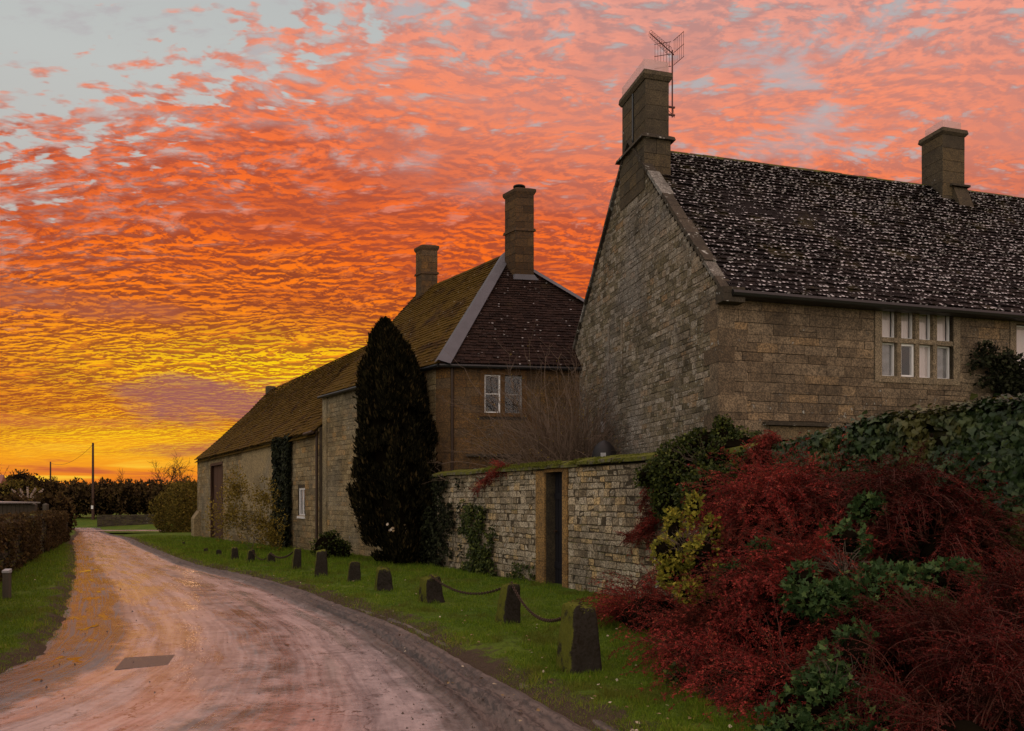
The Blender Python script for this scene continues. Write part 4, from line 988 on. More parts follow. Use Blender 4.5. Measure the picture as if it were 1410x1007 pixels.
# windows
def winB(u0, u1, z0, z1, full=True):
    ax = np.array([[eB[0], eB[1], 0], [-nE[0], -nE[1], 0], [0, 0, 1]]); o = b2(we, 0); G = Geo(); m_ = (u0 + u1) / 2 - .02
    for lo, hi in (((u0 - .12, -.02, z0 - .1), (u1 + .12, .12, z0)), ((u0 - .12, -.02, z1), (u1 + .12, .12, z1 + .17)), ((u0 - .12, -.02, z0), (u0, .12, z1)), ((u1, -.02, z0), (u1 + .12, .12, z1)), ((m_ - .06, -.005, z0), (m_ + .06, .13, z1))): G.box(lo, hi, .4, ax=ax, o=o)
    wn = G.build('window', M['cottage_dressed'], cot)
    for i, (a, b) in enumerate(((u0, m_ - .06), (m_ + .06, u1))):
        fr = Geo(); f = .032 if i == 0 else .02; y = .03 if i == 0 else .09
        for lo, hi in (((a, y, z0), (a + f, y + .05, z1)), ((b - f * 1.3, y, z0), (b, y + .05, z1)), ((a + f, y, z0), (b - f * 1.3, y + .05, z0 + f)), ((a + f, y, z1 - f), (b - f * 1.3, y + .05, z1)), ((a + f, y + .01, (z0 + z1) / 2 - .01), (b - f * 1.3, y + .04, (z0 + z1) / 2 + .012))): fr.box(lo, hi, .5, ax=ax, o=o)
        fr.build('frame', M['white'] if i == 0 else M['whitegrey'], wn)
        p = Geo(); p.box((a + f, y + .02, z0 + f), (b - f, y + .026, z1 - f), .5, ax=ax, o=o); p.build('pane', M['glass'], wn)
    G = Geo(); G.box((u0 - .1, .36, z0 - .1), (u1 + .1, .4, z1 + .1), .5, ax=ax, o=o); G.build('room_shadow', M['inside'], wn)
    return wn, ax, o
M['cottage_dressed'] = stone('brown_dressed_stone', [(0, (.17, .085, .03, 1)), (1, (.23, .12, .04, 1))], 0, .3)
winB(wq0[0], wq0[1], hz0, hz1)
wn, ax, o = winB(lq[0], lq[1], 1.2, lqz)
G = Geo(); G.box((lq[0] - .2, -.1, lqz + .30), (lq[1] + .3, .0, lqz + .37), .2, ax=ax, o=o); G.build('hood_mould', M['coping'], wn)

# ================================================================== barn
J0 = np.array([-6.55, 25.94]); dJ = np.array([-.5316, .847]); nJ = np.array([.847, .5316]); LJ = 22.75; EJ, RJ = 4.02, 8.28
barn = thing('barn', 'long low stone barn with sagging mossy roof and tall brown door beside the lane', 'barn', (J0[0], J0[1], 0))
rsJ = random.Random(21)
def uJ(px): return along(J0, dJ, px)
def zJ(px, py):
    t = uJ(px); Y = J0[1] + t * dJ[1]; return EYE + (HY - py) / F * Y
du0, du1 = uJ(306.5), uJ(291); dzt = zJ(298, 641)
wu0, wu1 = uJ(420), uJ(411); wz_0, wz_1 = zJ(415, 711), zJ(415, 672)
holesJ = [(du0, du1, -1, dzt), (wu0, wu1, wz_0, wz_1)]
G = Geo(); wall_sheet(G, (0, 0, 0), dJ, -nJ, 0.02, LJ, -1.0, EJ + .05, holesJ, .4, .3); bw = G.build('wall', M['mortar'], barn)
zg = lambda: -.8
G = Geo(); stones(G, (0, 0, 0), dJ, -nJ, -.8, EJ + .02, cutspans(.02, LJ, [(du0 - .12, du1 + .12, -1, dzt + .15), (wu0 - .05, wu1 + .05, wz_0 - .05, wz_1 + .05)]), (.2, .5), (.14, .24), .010, (.004, .02), .01, .006, rsJ); G.build('stonework', M['barn'], bw)
G = Geo(); axJ = np.array([[dJ[0], dJ[1], 0], [nJ[0], nJ[1], 0], [0, 0, 1]])
G.box((LJ - .9, -.34, -1), (LJ + .1, -.02, .5), .6, ax=axJ); V = [(LJ - .9, -.34, .5), (LJ + .1, -.34, .5), (LJ + .1, -.02, .5), (LJ - .9, -.02, .5), (LJ - .9, -.04, .95), (LJ + .1, -.04, .95)]
G.add(np.array(V) @ axJ, [(0, 1, 5, 4)], .6); G.add(np.array(V) @ axJ, [(0, 4, 3)], .6); G.add(np.array(V) @ axJ, [(1, 2, 5)], .6)
G.build('buttress', M['barn'], barn)
up0, up1 = uJ(381), uJ(335); G = Geo(); G.box((up0, -.055, 1.1), (up1, -.022, 3.85), .6, ax=axJ); G.build('render_patch', M['barn'], barn)
G = Geo(); G.box((du0 - .1, -.035, -.9), (du0, .3, dzt), .3, ax=axJ); G.box((du1, -.035, -.9), (du1 + .1, .3, dzt), .3, ax=axJ); G.box((du0 - .1, -.035, dzt), (du1 + .1, .3, dzt + .14), .3, ax=axJ); dr = G.build('door', M['barnwood'], barn)
n = 6
G = Geo()
for i in range(n): a = du0 + (du1 - du0) * i / n; G.box((a + .006, .12 + .006 * (i % 2), -.9), (a + (du1 - du0) / n - .006, .17, dzt), .5, ax=axJ)
G.build('door_leaf', M['barnwood'], dr)
G = Geo(); a = du0 + .25; G.box((a, .09, 1.9), (a + .28, .115, 3.1), .5, ax=axJ); G.build('door_slot', M['black'], dr)
G = Geo(); f = .07
for lo, hi in (((wu0, .03, wz_0), (wu0 + f, .1, wz_1)), ((wu1 - f, .03, wz_0), (wu1, .1, wz_1)), ((wu0 + f, .03, wz_0), (wu1 - f, .1, wz_0 + f)), ((wu0 + f, .03, wz_1 - f), (wu1 - f, .1, wz_1)), (((wu0 + wu1) / 2 - .03, .04, wz_0 + f), ((wu0 + wu1) / 2 + .03, .09, wz_1 - f))): G.box(lo, hi, ax=axJ)
G.box((wu0 - .04, -.05, wz_0 - .08), (wu1 + .04, .1, wz_0), ax=axJ)
wj = G.build('window', M['white'], barn)
G = Geo(); G.box((wu0 + f, .06, wz_0 + f), (wu1 - f, .07, wz_1 - f), ax=axJ); G.build('pane', M['glass'], wj)
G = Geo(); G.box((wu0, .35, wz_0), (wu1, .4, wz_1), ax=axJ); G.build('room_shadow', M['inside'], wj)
# roof, with a sway to ridge and eave
pj0, pj1 = b2(-nJ * .18, EJ - .1), b2(dJ * (LJ + .1) - nJ * .18, EJ - .1); rj0, rj1 = b2(nJ * 4.24, RJ + .15), b2(dJ * (LJ + .1) + nJ * 4.24, RJ - .28)
G = Geo(); slates(G, pj0, pj1, rj0, rj1, .19, (.22, .42), .028, rsJ, .10, jitter=.025)
pk0, pk1 = b2(nJ * 8.66, EJ - .1), b2(dJ * (LJ + .1) + nJ * 8.66, EJ - .1); slates(G, pk1, pk0, rj1, rj0, .35, (.4, .6), .03, rsJ)
for q_ in ((pj0, pj1, rj1, rj0), (pk1, pk0, rj0, rj1)): G.add([np.array(p) - (0, 0, .16) for p in q_], [(0, 1, 2, 3)], .2, 0)
rj = G.build('roof', M['slateM'], barn)
G = Geo(); a, b = np.array(rj0), np.array(rj1); n = 46; sJ = np.array([*nJ, 0]) * .10
for i in range(n):
    p = a + (b - a) * i / n; G.prism([p - sJ - (0, 0, .08), p + (0, 0, .045 + random.uniform(0, .03)), p + sJ - (0, 0, .08)], (b - a) / n * .97, random.random())
G.build('ridge_tile', M['slateM'], rj)
G = Geo(); G.prism([b2(dJ * LJ, -1.2), b2(dJ * LJ + nJ * 8.48, -1.2), b2(dJ * LJ + nJ * 8.48, EJ), b2(dJ * LJ + nJ * 4.24, RJ - .25), b2(dJ * LJ, EJ)], (-dJ[0] * .4, -dJ[1] * .4, 0)); G.build('gable_wall', M['barn'], barn)
G = Geo(); c = np.array(rj1) - np.array([*dJ, 0]) * .45; plan_box(G, c[:2] - nJ * .25, dJ * .5, nJ * .5, RJ - .3, RJ + .34); G.build('ridge_stub', M['chimney'], barn)
G = Geo(); G.tubes([[b2(dJ * .12 - nJ * .06, -.3), b2(dJ * .12 - nJ * .06, EJ - .1)]], [[.045, .045]], 8)
G.tubes([[b2(dJ * .05 - nJ * .22, EJ - .12), b2(dJ * 1.0 - nJ * .22, EJ - .14)]], [[.06, .06]], 8, cap=True); G.build('downpipe', M['pipe'], barn)

# ================================================================== garden wall with a dark door
g0 = np.array([.745, 14.24]); dg = np.array([.4784, -.8781]); ng = np.array([-.8781, -.4784])
tW0 = along(g0, dg, 602); tW1 = 12.2; W0 = g0 + dg * tW0; LW = tW1 - tW0; HW = 2.17
gwall = thing('garden_wall', 'pale rubble stone garden wall with mossy coping and a narrow dark door', 'wall', (W0[0], W0[1], 0))
def uW(px): return along(W0, dg, px)
ddu = (uW(752), uW(776))
dj0, dj1 = uW(739.5), uW(783); HD = 2.11
rsW = random.Random(31)
holesW = [(ddu[0], ddu[1], -1, HD)]
G = Geo(); wall_sheet(G, (0, 0, 0), dg, ng, 0, LW, -.4, HW, holesW, .42, .3); ws = G.build('wall', M['mortar'], gwall)
G = Geo(); stones(G, (0, 0, 0), dg, ng, -.2, HW, cutspans(0, uW(1130), [(dj0, dj1, -1, HW)]), (.09, .24), (.08, .145), .010, (.0, .020), .010, .009, rsW)
stones(G, (0, 0, 0), dg, ng, .3, HW, cutspans(uW(1130), LW, []), (.3, .5), (.15, .2), .016, (.0, .03), .016, .008, rsW); G.build('rubble_face', M['rubble'], ws)
axW = np.array([[dg[0], dg[1], 0], [-ng[0], -ng[1], 0], [0, 0, 1]])
G = Geo()
for (a, b) in ((dj0, ddu[0]), (ddu[1], dj1)):
    z = -.2; k = 0
    while z < HW - .02:
        hh = min(rsW.uniform(.35, .7), HW - z); ex = .0 if k % 2 else 0
        G.box((a + .004, -.035, z), (b - (.0 if a == dj0 else -.0) - .004, .43, z + hh - .008), rsW.random(), ax=axW); z += hh; k += 1
G.box((ddu[0] - .02, -.028, HD), (ddu[1] + .02, .43, HW), .3, ax=axW); G.build('door_jamb', M['jamb'], gwall)
G = Geo(); nb = 5; wd = (ddu[1] - ddu[0])
for i in range(nb): G.box((ddu[0] + wd * i / nb + .004, .20 + .004 * (i % 2), -.05), (ddu[0] + wd * (i + 1) / nb - .004, .25, HD), .5, ax=axW)
for z in (.3, 1.6): G.box((ddu[0] + .01, .18, z), (ddu[1] - .01, .199, z + .12), .5, ax=axW)
do = G.build('door', M['doorwood'], gwall)
G = Geo(); c = b2(dg * (ddu[0] + .12) + ng * -.16, 1.0); G.tubes([[c, np.array(c) + np.array([*ng, 0]) * .05]], [[.025, .025]], 8, cap=True); G.build('door_handle', M['chain'], do)
# coping: overlapping mossy slabs
G = Geo(); u = -.05
while u < LW:
    l = rsW.uniform(.3, .6); a = rsW.random(); z = HW + rsW.uniform(-.005, .012) + (.03 if u > dj1 else 0); w0 = -.10 - rsW.uniform(0, .04)
    P = [(u, w0, z), (u, .52, z), (u, .50, z + .06), (u, .3, z + .13), (u, .12, z + .13), (u, w0 + .01, z + .055 + rsW.uniform(0, .015))]
    G.prism(np.array(P) @ axW, np.array([l - .006, 0, 0]) @ axW, a); u += l
G.build('coping', M['mossstone'], gwall)
# cushions of moss along the coping
def pts_on_wall(n, u0, u1, v0, v1): return rng.uniform(u0, u1, n), rng.uniform(v0, v1, n)
G = Geo(); n = 16000; u = rng.uniform(uW(660), uW(900), n); v = rng.uniform(-.13, .1, n); z = HW + .07 + .05 * rng.random(n) + np.clip(v, -.1, .05) * .45
keep = fbm(u * 2.3, v * 3, 60) > .40 - .06 * smooth01((u - uW(760)) / 2); u, v, z = u[keep], v[keep], z[keep]
C = np.stack([u, v, z], 1) @ axW; D = rng.normal(size=C.shape) * .5 + np.array([0, 0, 1]) + np.array([*ng, 0]) * .5
G.leaves(C, D, rng.normal(size=C.shape), rng.uniform(.02, .04, len(C)), .014, DIAMOND)
M['moss'] = leafm('moss_tufts', [(0, (.07, .08, .012, 1)), (1, (.17, .18, .03, 1))], .9, .2); G.build('moss', M['moss'], gwall)

# ================================================================== left side of the lane
lw0 = np.array(gp(-14, 805)[:2]); lw1 = np.array(gp(92, 744)[:2]); dL = lw1 - lw0; LL = np.linalg.norm(dL); dL /= LL; nL = np.array([dL[1], -dL[0]])
lw0 = lw0 - dL * 12; LL += 12
lwall = thing('stone_wall', 'low dark mossy dry stone wall left of the lane behind the grass verge', 'wall', (lw0[0], lw0[1], 0))
def hL(u): x = lw0 + dL * u; return H(*x)
G = Geo(); rsL = random.Random(41); axL = np.array([[dL[0], dL[1], 0], [-nL[0], -nL[1], 0], [0, 0, 1]]); u = 0
while u < LL:
    l = 1.0; x = lw0 + dL * (u + .5); h = H(*x); ht = 1.02 + .2 * smooth01((u - 12) / 20)
    G.box((u, 0, h - .2), (u + l - .002, .4, h + ht), .3, ax=axL)
    stones(G, b2(dL * u, h - .1), dL, nL, 0, ht + .08, lambda z: [(0, l)], (.14, .34), (.07, .13), .016, (.0, .05), .016, .01, rsL)
    stones(G, b2(dL * u - nL * .4, h - .1), dL, -nL, 0, ht + .08, lambda z: [(0, l)], (.16, .36), (.08, .14), .016, (.0, .04), .016, .01, rsL); u += l
G.build('wall', M['drystone'], lwall)
G = Geo(); u = 0
while u < LL:
    l = rsL.uniform(.08, .16); x = lw0 + dL * u; ht = 1.02 + .2 * smooth01((u - 12) / 20) + H(*x)
    G.prism(np.array([(u, -.03, ht), (u, .43, ht), (u, .40, ht + rsL.uniform(.1, .2)), (u, .02, ht + rsL.uniform(.1, .2))]) @ axL, np.array([l - .02, 0, rsL.uniform(-.02, .02)]) @ axL, rsL.random()); u += l
G.build('coping', M['drystone'], lwall)

n = 26000; u = rng.uniform(0, LL, n); s_ = rng.uniform(0, 1.7, n); ht = 1.05 + .2 * smooth01((u - 12) / 20); hz = np.array([hL(q) for q in u])
k_ = fbm(u * .8, s_ * 1.4, 95, 3) > .38; u, s_, ht, hz = u[k_], s_[k_], ht[k_], hz[k_]; fr_ = s_ < 1.25
C = np.stack([u, np.where(fr_, -.05 - .10 * rng.random(len(u)), -.05 + (s_ - 1.25)), hz + np.where(fr_, s_ / 1.25 * (ht + .1), ht + .12 + .1 * rng.random(len(u)))], 1) @ axL
root = thing('ivy', 'dark ivy scrambling over the low stone wall left of the lane', 'ivy', (lw0[0], lw0[1], 0)); G = Geo(); G.leaves(C, rng.normal(size=C.shape) * .5 + (0, 0, -.4), rng.normal(size=C.shape) * .5 + np.array([*nL, .5]), rng.uniform(.04, .09, len(C)), .06, OVAL); G.build('foliage', M['hedge'], root)
def blob_points(n, c, r, shell=.35, zmin=None, amp=.25, freq=1.6, seed=0):
    """points near the surface of a lumpy ellipsoid; returns positions and outward normals"""
    d = rng.normal(size=(n, 3)); d /= np.linalg.norm(d, axis=1, keepdims=True)
    lump = 1 + amp * 2 * (fbm(d[:, 0] * freq + 5 + seed, d[:, 1] * freq + d[:, 2] * freq * 1.7 + 3, seed + 70, 3) - .45)
    k = lump * (1 - shell * rng.random(n) ** 1.6)
    p = np.asarray(c) + d * np.asarray(r) * k[:, None]; nn = d / np.asarray(r); nn /= np.linalg.norm(nn, axis=1, keepdims=True)
    if zmin is not None:
        q = p[:, 2] > zmin; p, nn = p[q], nn[q]
    return p, nn
def blob_core(G, c, r, k=.8, seed=0, amp=.25, freq=1.6):
    nu, nv = 22, 14; V = []
    for j in range(nv + 1):
        for i in range(nu):
            ph = math.pi * j / nv; t = 2 * math.pi * i / nu; d = np.array([math.sin(ph) * math.cos(t), math.sin(ph) * math.sin(t), math.cos(ph)])
            lump = 1 + amp * 2 * (float(fbm(d[0] * freq + 5 + seed, d[1] * freq + d[2] * freq * 1.7 + 3, seed + 70, 3)) - .45)
            V.append(np.asarray(c) + d * np.asarray(r) * lump * k)
    f = [(j * nu + i, j * nu + (i + 1) % nu, (j + 1) * nu + (i + 1) % nu, (j + 1) * nu + i) for j in range(nv) for i in range(nu)]
    G.add(V, f, .3)
def leafy(G, blobs, dens, L, tmpl=DIAMOND, wr=.6, up=.3, out=.6, zmin=None, shell=.35, seed=0, amp=.25, freq=1.6, clump=True):
    for i, (c, r) in enumerate(blobs):
        r = np.asarray(r, float); area = 4 * np.pi * ((r[0] * r[1]) ** 1.6 / 3 + (r[0] * r[2]) ** 1.6 / 3 + (r[1] * r[2]) ** 1.6 / 3) ** (1 / 1.6)
        n = int(dens * area); p, nn = blob_points(n, c, r, shell, zmin, amp, freq, seed + i * 13)
        if clump:
            q = fbm(p[:, 0] * 4.5 + seed, p[:, 1] * 4.5 + p[:, 2] * 6.1, 90 + seed, 3) > .36; p, nn = p[q], nn[q]
        D = nn * out + rng.normal(size=p.shape) * .5 + np.array([0, 0, up]); Nn = nn + rng.normal(size=p.shape) * .5
        ll = rng.uniform(.6, 1.3, len(p)) * L; G.leaves(p, D, Nn, ll, ll * wr, tmpl)

# hedges and bushes beyond the junction
def far_plant(name, label, cat, blobs, mt, dens, L, seed, group=None, core=True):
    c = np.mean([b[0] for b in blobs], axis=0); root = thing(name, label, cat, (c[0], c[1], H(c[0], c[1])), 0, group)
    off = np.array([c[0], c[1], H(c[0], c[1])]); bl = [(np.asarray(b[0]) - off, b[1]) for b in blobs]
    G = Geo(); leafy(G, bl, dens, L, seed=seed, up=.3, amp=.35, freq=2.2, shell=.3); G.build('foliage', mt, root)
    if core:
        G = Geo()
        for i, (cc, r) in enumerate(bl): blob_core(G, cc, r, .84, seed + i * 13, .35, 2.2)
        G.build('shade_core', M['core'], root)
    return root
def hb(px0, px1, pyt, Y, depth=3, zlow=None, n=6, seed=0, rag=.5):
    out = []; rs = random.Random(seed)
    for i in range(n):
        px = px0 + (px1 - px0) * (i + .5) / n; p = at(px, pyt + rs.uniform(-2, 2) * rag, Y); g_ = H(p[0], Y)
        hh = (p[2] - g_) / 2; w = (px1 - px0) / n / F * Y
        out.append(((p[0], Y + rs.uniform(-.5, .5), g_ + hh), (w * .85, depth, hh * 1.02)))
    return out
far_plant('hedge', 'long tall dark hedge across the road junction in the distance', 'hedge', hb(93, 285, 664, 93, 3.0, n=9, seed=1), M['hedge'], 26, .42, 1)
far_plant('bush', 'olive bush beside the far end of the barn', 'bush', [((at(250, 690, 60)[0], 60, .6), (2.0, 1.8, 2.1)), ((at(262, 680, 58)[0], 58, .9), (1.6, 1.6, 2.3)), ((at(236, 700, 61)[0], 61, -.1), (1.2, 1.2, 1.2))], M['hedge_green'], 150, .17, 5, core=False)
far_plant('hedge', 'dark hedge behind the low shed on the left', 'hedge', hb(-30, 86, 683, 40, 1.0, n=9, seed=3, rag=.3), M['hedge'], 90, .18, 9)
far_plant('bush', 'yellowish bush above the hedge on the far left', 'bush', [((at(22, 674, 60)[0], 60, 1.6), (1.9, 1.4, 1.4))], M['hedge_green'], 100, .2, 12)
for k, (px, py, w) in enumerate([(26, 655, 2.4), (45, 662, 2.2), (62, 666, 2.0), (6, 664, 2.5), (77, 668, 1.8)]):
    Y = 115; p = at(px, py, Y); far_plant('bush', ['rounded dark treetop nearest the far left house', 'low dark bush between two others on the far left skyline', 'dark bush just left of the hedge on the skyline', 'dark bush behind the pink roofed house', 'small dark bush beside the thinner pole'][k], 'bush', [((p[0], Y, (p[2] - 0) / 2 + .3), (w, 1.6, p[2] / 2 + .4)), ((p[0] + w * .3, Y, (p[2]) / 2 - .2), (w * 1.2, 1.6, p[2] / 2))], M['hedge'], 30, .36, 20 + k, 'bushes on the far left skyline')
# grassy bank wall beyond the junction
bw0 = at(134, 722, 83); bw1 = at(262, 724, 88)
d_ = np.array(bw1[:2]) - np.array(bw0[:2]); Lb = np.linalg.norm(d_); d_ /= Lb; n_ = np.array([d_[1], -d_[0]])
n_ = n_ if n_[1] < 0 else -n_
rt = thing('stone_wall', 'low dark field wall below the far hedge beyond the side road', 'wall', (bw0[0], bw0[1], 0))
G = Geo(); rs = random.Random(9); axb = np.array([[d_[0], d_[1], 0], [-n_[0], -n_[1], 0], [0, 0, 1]])
G.box((0, 0, -1.6), (Lb, .4, -.28), .3, ax=axb); stones(G, (0, 0, 0), d_, n_, -1.4, -.25, lambda z: [(0, Lb)], (.3, .6), (.14, .22), .03, (0, .05), .02, .01, rs)
G.build('wall', M['drystone'], rt)
G = Geo(); u = 0
while u < Lb: l = rs.uniform(.3, .6); G.box((u, -.05, -.25), (u + l - .03, .45, -.13 + rs.uniform(0, .08)), rs.random(), ax=axb); u += l
G.build('coping', M['drystone'], rt)

# tree generator (bare)
def bare_tree(G, base, height, spread, seed, r0, depth=4, nch=(3, 5), up=.5, wob=.15, sides=4, lean=(0, 0), rmin=.004):
    rs = np.random.default_rng(seed); segs = []
    def br(p, d, L, r, k):
        n = 5; P = [p]; q = d / np.linalg.norm(d)
        for i in range(n):
            q = q + rs.normal(size=3) * wob + np.array([0, 0, up * .08]); q /= np.linalg.norm(q); P.append(P[-1] + q * L / n)
        P = np.array(P); segs.append((P, np.maximum(np.linspace(r, r * .45, n + 1), rmin * .7)))
        if k <= 0: return
        for _ in range(rs.integers(*nch)):
            t = rs.uniform(.35, 1.0); i = int(t * n); b = P[min(i, n)]; dd = q + rs.normal(size=3) * spread; dd[2] = dd[2] * .8 + up * .3
            br(b, dd, L * rs.uniform(.5, .75), max(r * .5, rmin), k - 1)
    br(np.array(base, float), np.array([lean[0], lean[1], 1.0]), height * .38, r0, depth)
    P = np.array([s[0] for s in segs]); Rr = np.array([s[1] for s in segs]); G.tubes(P, Rr, sides)
for k, (px, py, Y, hgt_, lab) in enumerate([(252, 620, 112, 10, 'bare tree above the far hedge, closest to the barn'), (232, 622, 110, 9.5, 'bare tree second from the barn above the far hedge'), (170, 640, 125, 8.5, 'thin bare tree above the hedge right of the taller pole'), (12, 634, 125, 9.5, 'bare tree above the house at the far left'), (74, 645, 135, 8.5, 'bare tree behind the thinner of the two poles'), (88, 648, 130, 8, 'small bare tree between the two poles')]):
    p = at(px, py, Y); g_ = H(p[0], Y); root = thing('bare_tree', lab, 'tree', (p[0], Y, g_), 0, 'bare trees on the skyline')
    hh = p[2] - g_; G = Geo(); bare_tree(G, (0, 0, 0), hh * 1.45, .62, 50 + k, .16, 4, (3, 6), .5, .12, 3, rmin=.022); G.build('branches', M['bark_far'], root)
# far left house
p = at(-46, 650, 100); root = thing('far_house', 'small distant house at the left edge with a pinkish roof', 'house', (p[0], 100, 0), R(20))
G = Geo(); G.box((-4, -3, -.6), (4, 3, 2.4)); G.build('wall', M['ochre'], root)
G = Geo(); G.prism([(-4.2, -3.4, 2.2), (-4.2, 0, 4.9), (-4.2, 3.4, 2.2)], (8.4, 0, 0)); M['pinkroof'] = plain('clay_roof', (.25, .11, .09, 1), .7); G.build('roof', M['pinkroof'], root)
G = Geo(); G.box((2.4, -3.03, 1.0), (3.4, -2.98, 2.2)); G.build('window', M['inside'], root)
# pampas plumes
p = at(38, 683, 55); root = thing('pampas_grass', 'pale pampas plumes in front of the far left hedge', 'plant', (p[0], 55, H(p[0], 55)))
G = Geo(); zt = at(38, 672, 55)[2] - H(p[0], 55)
for i in range(5):
    d = np.array([(i - 2) * .16, 0, 0]); n = 120; t = rng.random(n); C = np.array([0, 0, zt - .75]) + d * 1.2 + np.stack([t * d[0] * 2.2, t * 0, t * (.75 - .08 * abs(i - 2))], 1)
    G.leaves(C, rng.normal(size=(n, 3)) * .6 + np.array([d[0] * 2, 0, 1]), rng.normal(size=(n, 3)), .14, .03, DIAMOND)
G.build('plumes', M['plume'], root)
G = Geo(); n = 900; th = rng.uniform(0, 6.28, n); G.leaves(np.stack([np.cos(th) * .3, np.sin(th) * .3, np.zeros(n)], 1), np.stack([np.cos(th) * .5, np.sin(th) * .5, np.full(n, 1.0)], 1), rng.normal(size=(n, 3)), rng.uniform(1.2, zt - .4, n), .05, DIAMOND); G.build('leaves', M['hedge_green'], root)
# low shed with a pale roof edge, behind the left wall
def shed():
    Y = 30; a = at(-40, 690, Y); b = at(48, 694, Y + 2.5); d = b[:2] - a[:2]; L = np.linalg.norm(d); d /= L; n = np.array([d[1], -d[0]]); g_ = H(a[0], Y)
    root = thing('low_shed', 'low dark shed with a pale roof edge behind the left stone wall', 'shed', (a[0], a[1], g_)); ax = np.array([[d[0], d[1], 0], [-n[0], -n[1], 0], [0, 0, 1]]); top = a[2] - g_
    G = Geo(); G.box((0, 0, -.3), (L, 2.2, top - .14), .5, ax=ax)
    for i in range(int(L / .18)): G.box((i * .18 + .01, -.02 - .006 * (i % 2), -.3), (i * .18 + .17, 0, top - .16), .5, ax=ax)
    G.build('wall', M['postwood'], root)
    G = Geo(); V = np.array([(-.1, -.2, top - .10), (L + .1, -.2, top - .10), (L + .1, 2.4, top - .07), (-.1, 2.4, top - .07)]); V = np.vstack([V, V + (0, 0, .05)]) @ ax
    G.add(V, [(0, 3, 2, 1), (4, 5, 6, 7), (0, 1, 5, 4), (1, 2, 6, 5), (2, 3, 7, 6), (3, 0, 4, 7)]); M['tin'] = plain('pale_tin_roof', (.30, .28, .27, 1), .5); G.build('roof', M['tin'], root)
shed()
for k, (px, lab) in enumerate([(47, 'grey gate post at the end of the low shed'), (63, 'grey gate post nearer the lane, beside the dark hedge end')]):
    p = at(px, 693, 34); root = thing('gate_post', lab, 'post', (p[0], 34, H(p[0], 34)), 0, 'gate posts left of the lane'); G = Geo(); hh = p[2] - H(p[0], 34)
    G.box((-.09, -.09, -.2), (.09, .09, hh - .06)); G.add([(-.09, -.09, hh - .06), (.09, -.09, hh - .06), (.09, .09, hh - .06), (-.09, .09, hh - .06), (0, 0, hh)], [(0, 1, 4), (1, 2, 4), (2, 3, 4), (3, 0, 4)]); G.build('post', M['postwood'], root)
# marker post
x, y, z = gp(9.5, 827); root = thing('marker_post', 'short wooden marker post with a pale top on the left verge', 'post', (x, y, z), R(8))
G = Geo(); G.box((-.045, -.045, -.15), (.045, .045, .44)); G.build('post', M['postwood'], root); G = Geo(); G.prism([(-.05, -.055, .441), (-.05, .05, .441), (-.05, .05, .50), (-.05, -.055, .475)], (.1, 0, 0)); G.build('cap', M['whitegrey'], root)
# utility poles
def pole(px, pyt, pyb, Y, lab, plate):
    a = at(px, pyt, Y); b = at(px, pyb, Y); g_ = b[2]; root = thing('utility_pole', lab, 'pole', (a[0], Y, g_), 0, 'utility poles'); hh = a[2] - g_; G = Geo(); zs = np.linspace(-.5, hh, 8)
    G.tubes([[(0, 0, z) for z in zs]], [np.linspace(.17, .11, 8)], 10, cap=True); G.build('pole', M['polewood'], root)
    if plate:
        G = Geo(); G.box((-.12, -.19, 1.55), (.12, -.165, 1.95)); G.build('plate', M['white'], root)
    G = Geo(); G.tubes([[(-.12, 0, hh - .3), (.12, 0, hh - .3)]], [[.03, .03]], 6, cap=True); G.tubes([[(.1, -.0, hh - .3), (.1, 0, hh - .12)]], [[.04, .03]], 8, cap=True); G.build('insulator', M['black'], root); return a
pa = pole(128, 610, 719, 90, 'taller utility pole with a small white plate beyond the junction', True)
pb_ = pole(69.5, 636, 690, 130, 'thinner, farther utility pole above the left hedge', False)
def wire(pts, lab, sag, r=.022):
    t = np.linspace(0, 1, 24)[:, None]; a, b = np.array(pts[0]), np.array(pts[1]); P = a + (b - a) * t; P[:, 2] -= sag * 4 * (t * (1 - t))[:, 0]; mid = P[0].copy(); G = Geo(); G.tubes([P - mid], [[r] * 24], 4); o = G.build('overhead_wire', M['black'], None, loc=mid); tag(o, lab, 'wire', 'overhead wires')
wire((pa - (0, 0, .2), pb_ - (0, 0, .2)), 'overhead wire hanging between the two poles', 1.1)
wire((at(0, 565, 140), at(330, 578, 150)), 'lowest thin wire crossing the mauve cloud left of the barn', 1.5)
wire((at(0, 556, 140), at(345, 568, 150)), 'upper thin wire crossing the mauve cloud left of the barn', 1.5)

# ================================================================== bollards and chains
BOL = [(252, 747, 751, 5, 'tiny squat stone stump farthest along the verge'), (283, 756, 761.5, 8, 'small squat stone stump, second from the far end of the row'), (300, 758.5, 766.5, 9.5, 'low rounded stone stump with a leaning top, third from the far end'),
       (321.5, 755, 770.5, 12, 'stone bollard fourth from the far end of the row'), (343, 758.5, 775, 13, 'stone bollard fifth from the far end, in front of the yellow shrub'), (372, 764, 776.5, 13.5, 'short stone bollard in front of the ivy column on the barn'),
       (405.5, 756.5, 786, 14, 'tall narrow stone bollard below the little white barn window'), (440, 759.5, 794, 21, 'tall tapering stone bollard in front of the small bush by the barn'), (484.5, 776.5, 803, 22, 'stone bollard left of the dark yew'),
       (527, 785, 814, 28, 'broad mossy bollard in front of the yew'), (594, 797, 832, 34, 'rounded mossy bollard holding the left end of the chain'), (697.5, 808, 860, 32, 'leaning bollard with a chain on both sides'), (798, 839, 925, 57, 'largest nearest mossy bollard beside the red shrub')]
bols = []
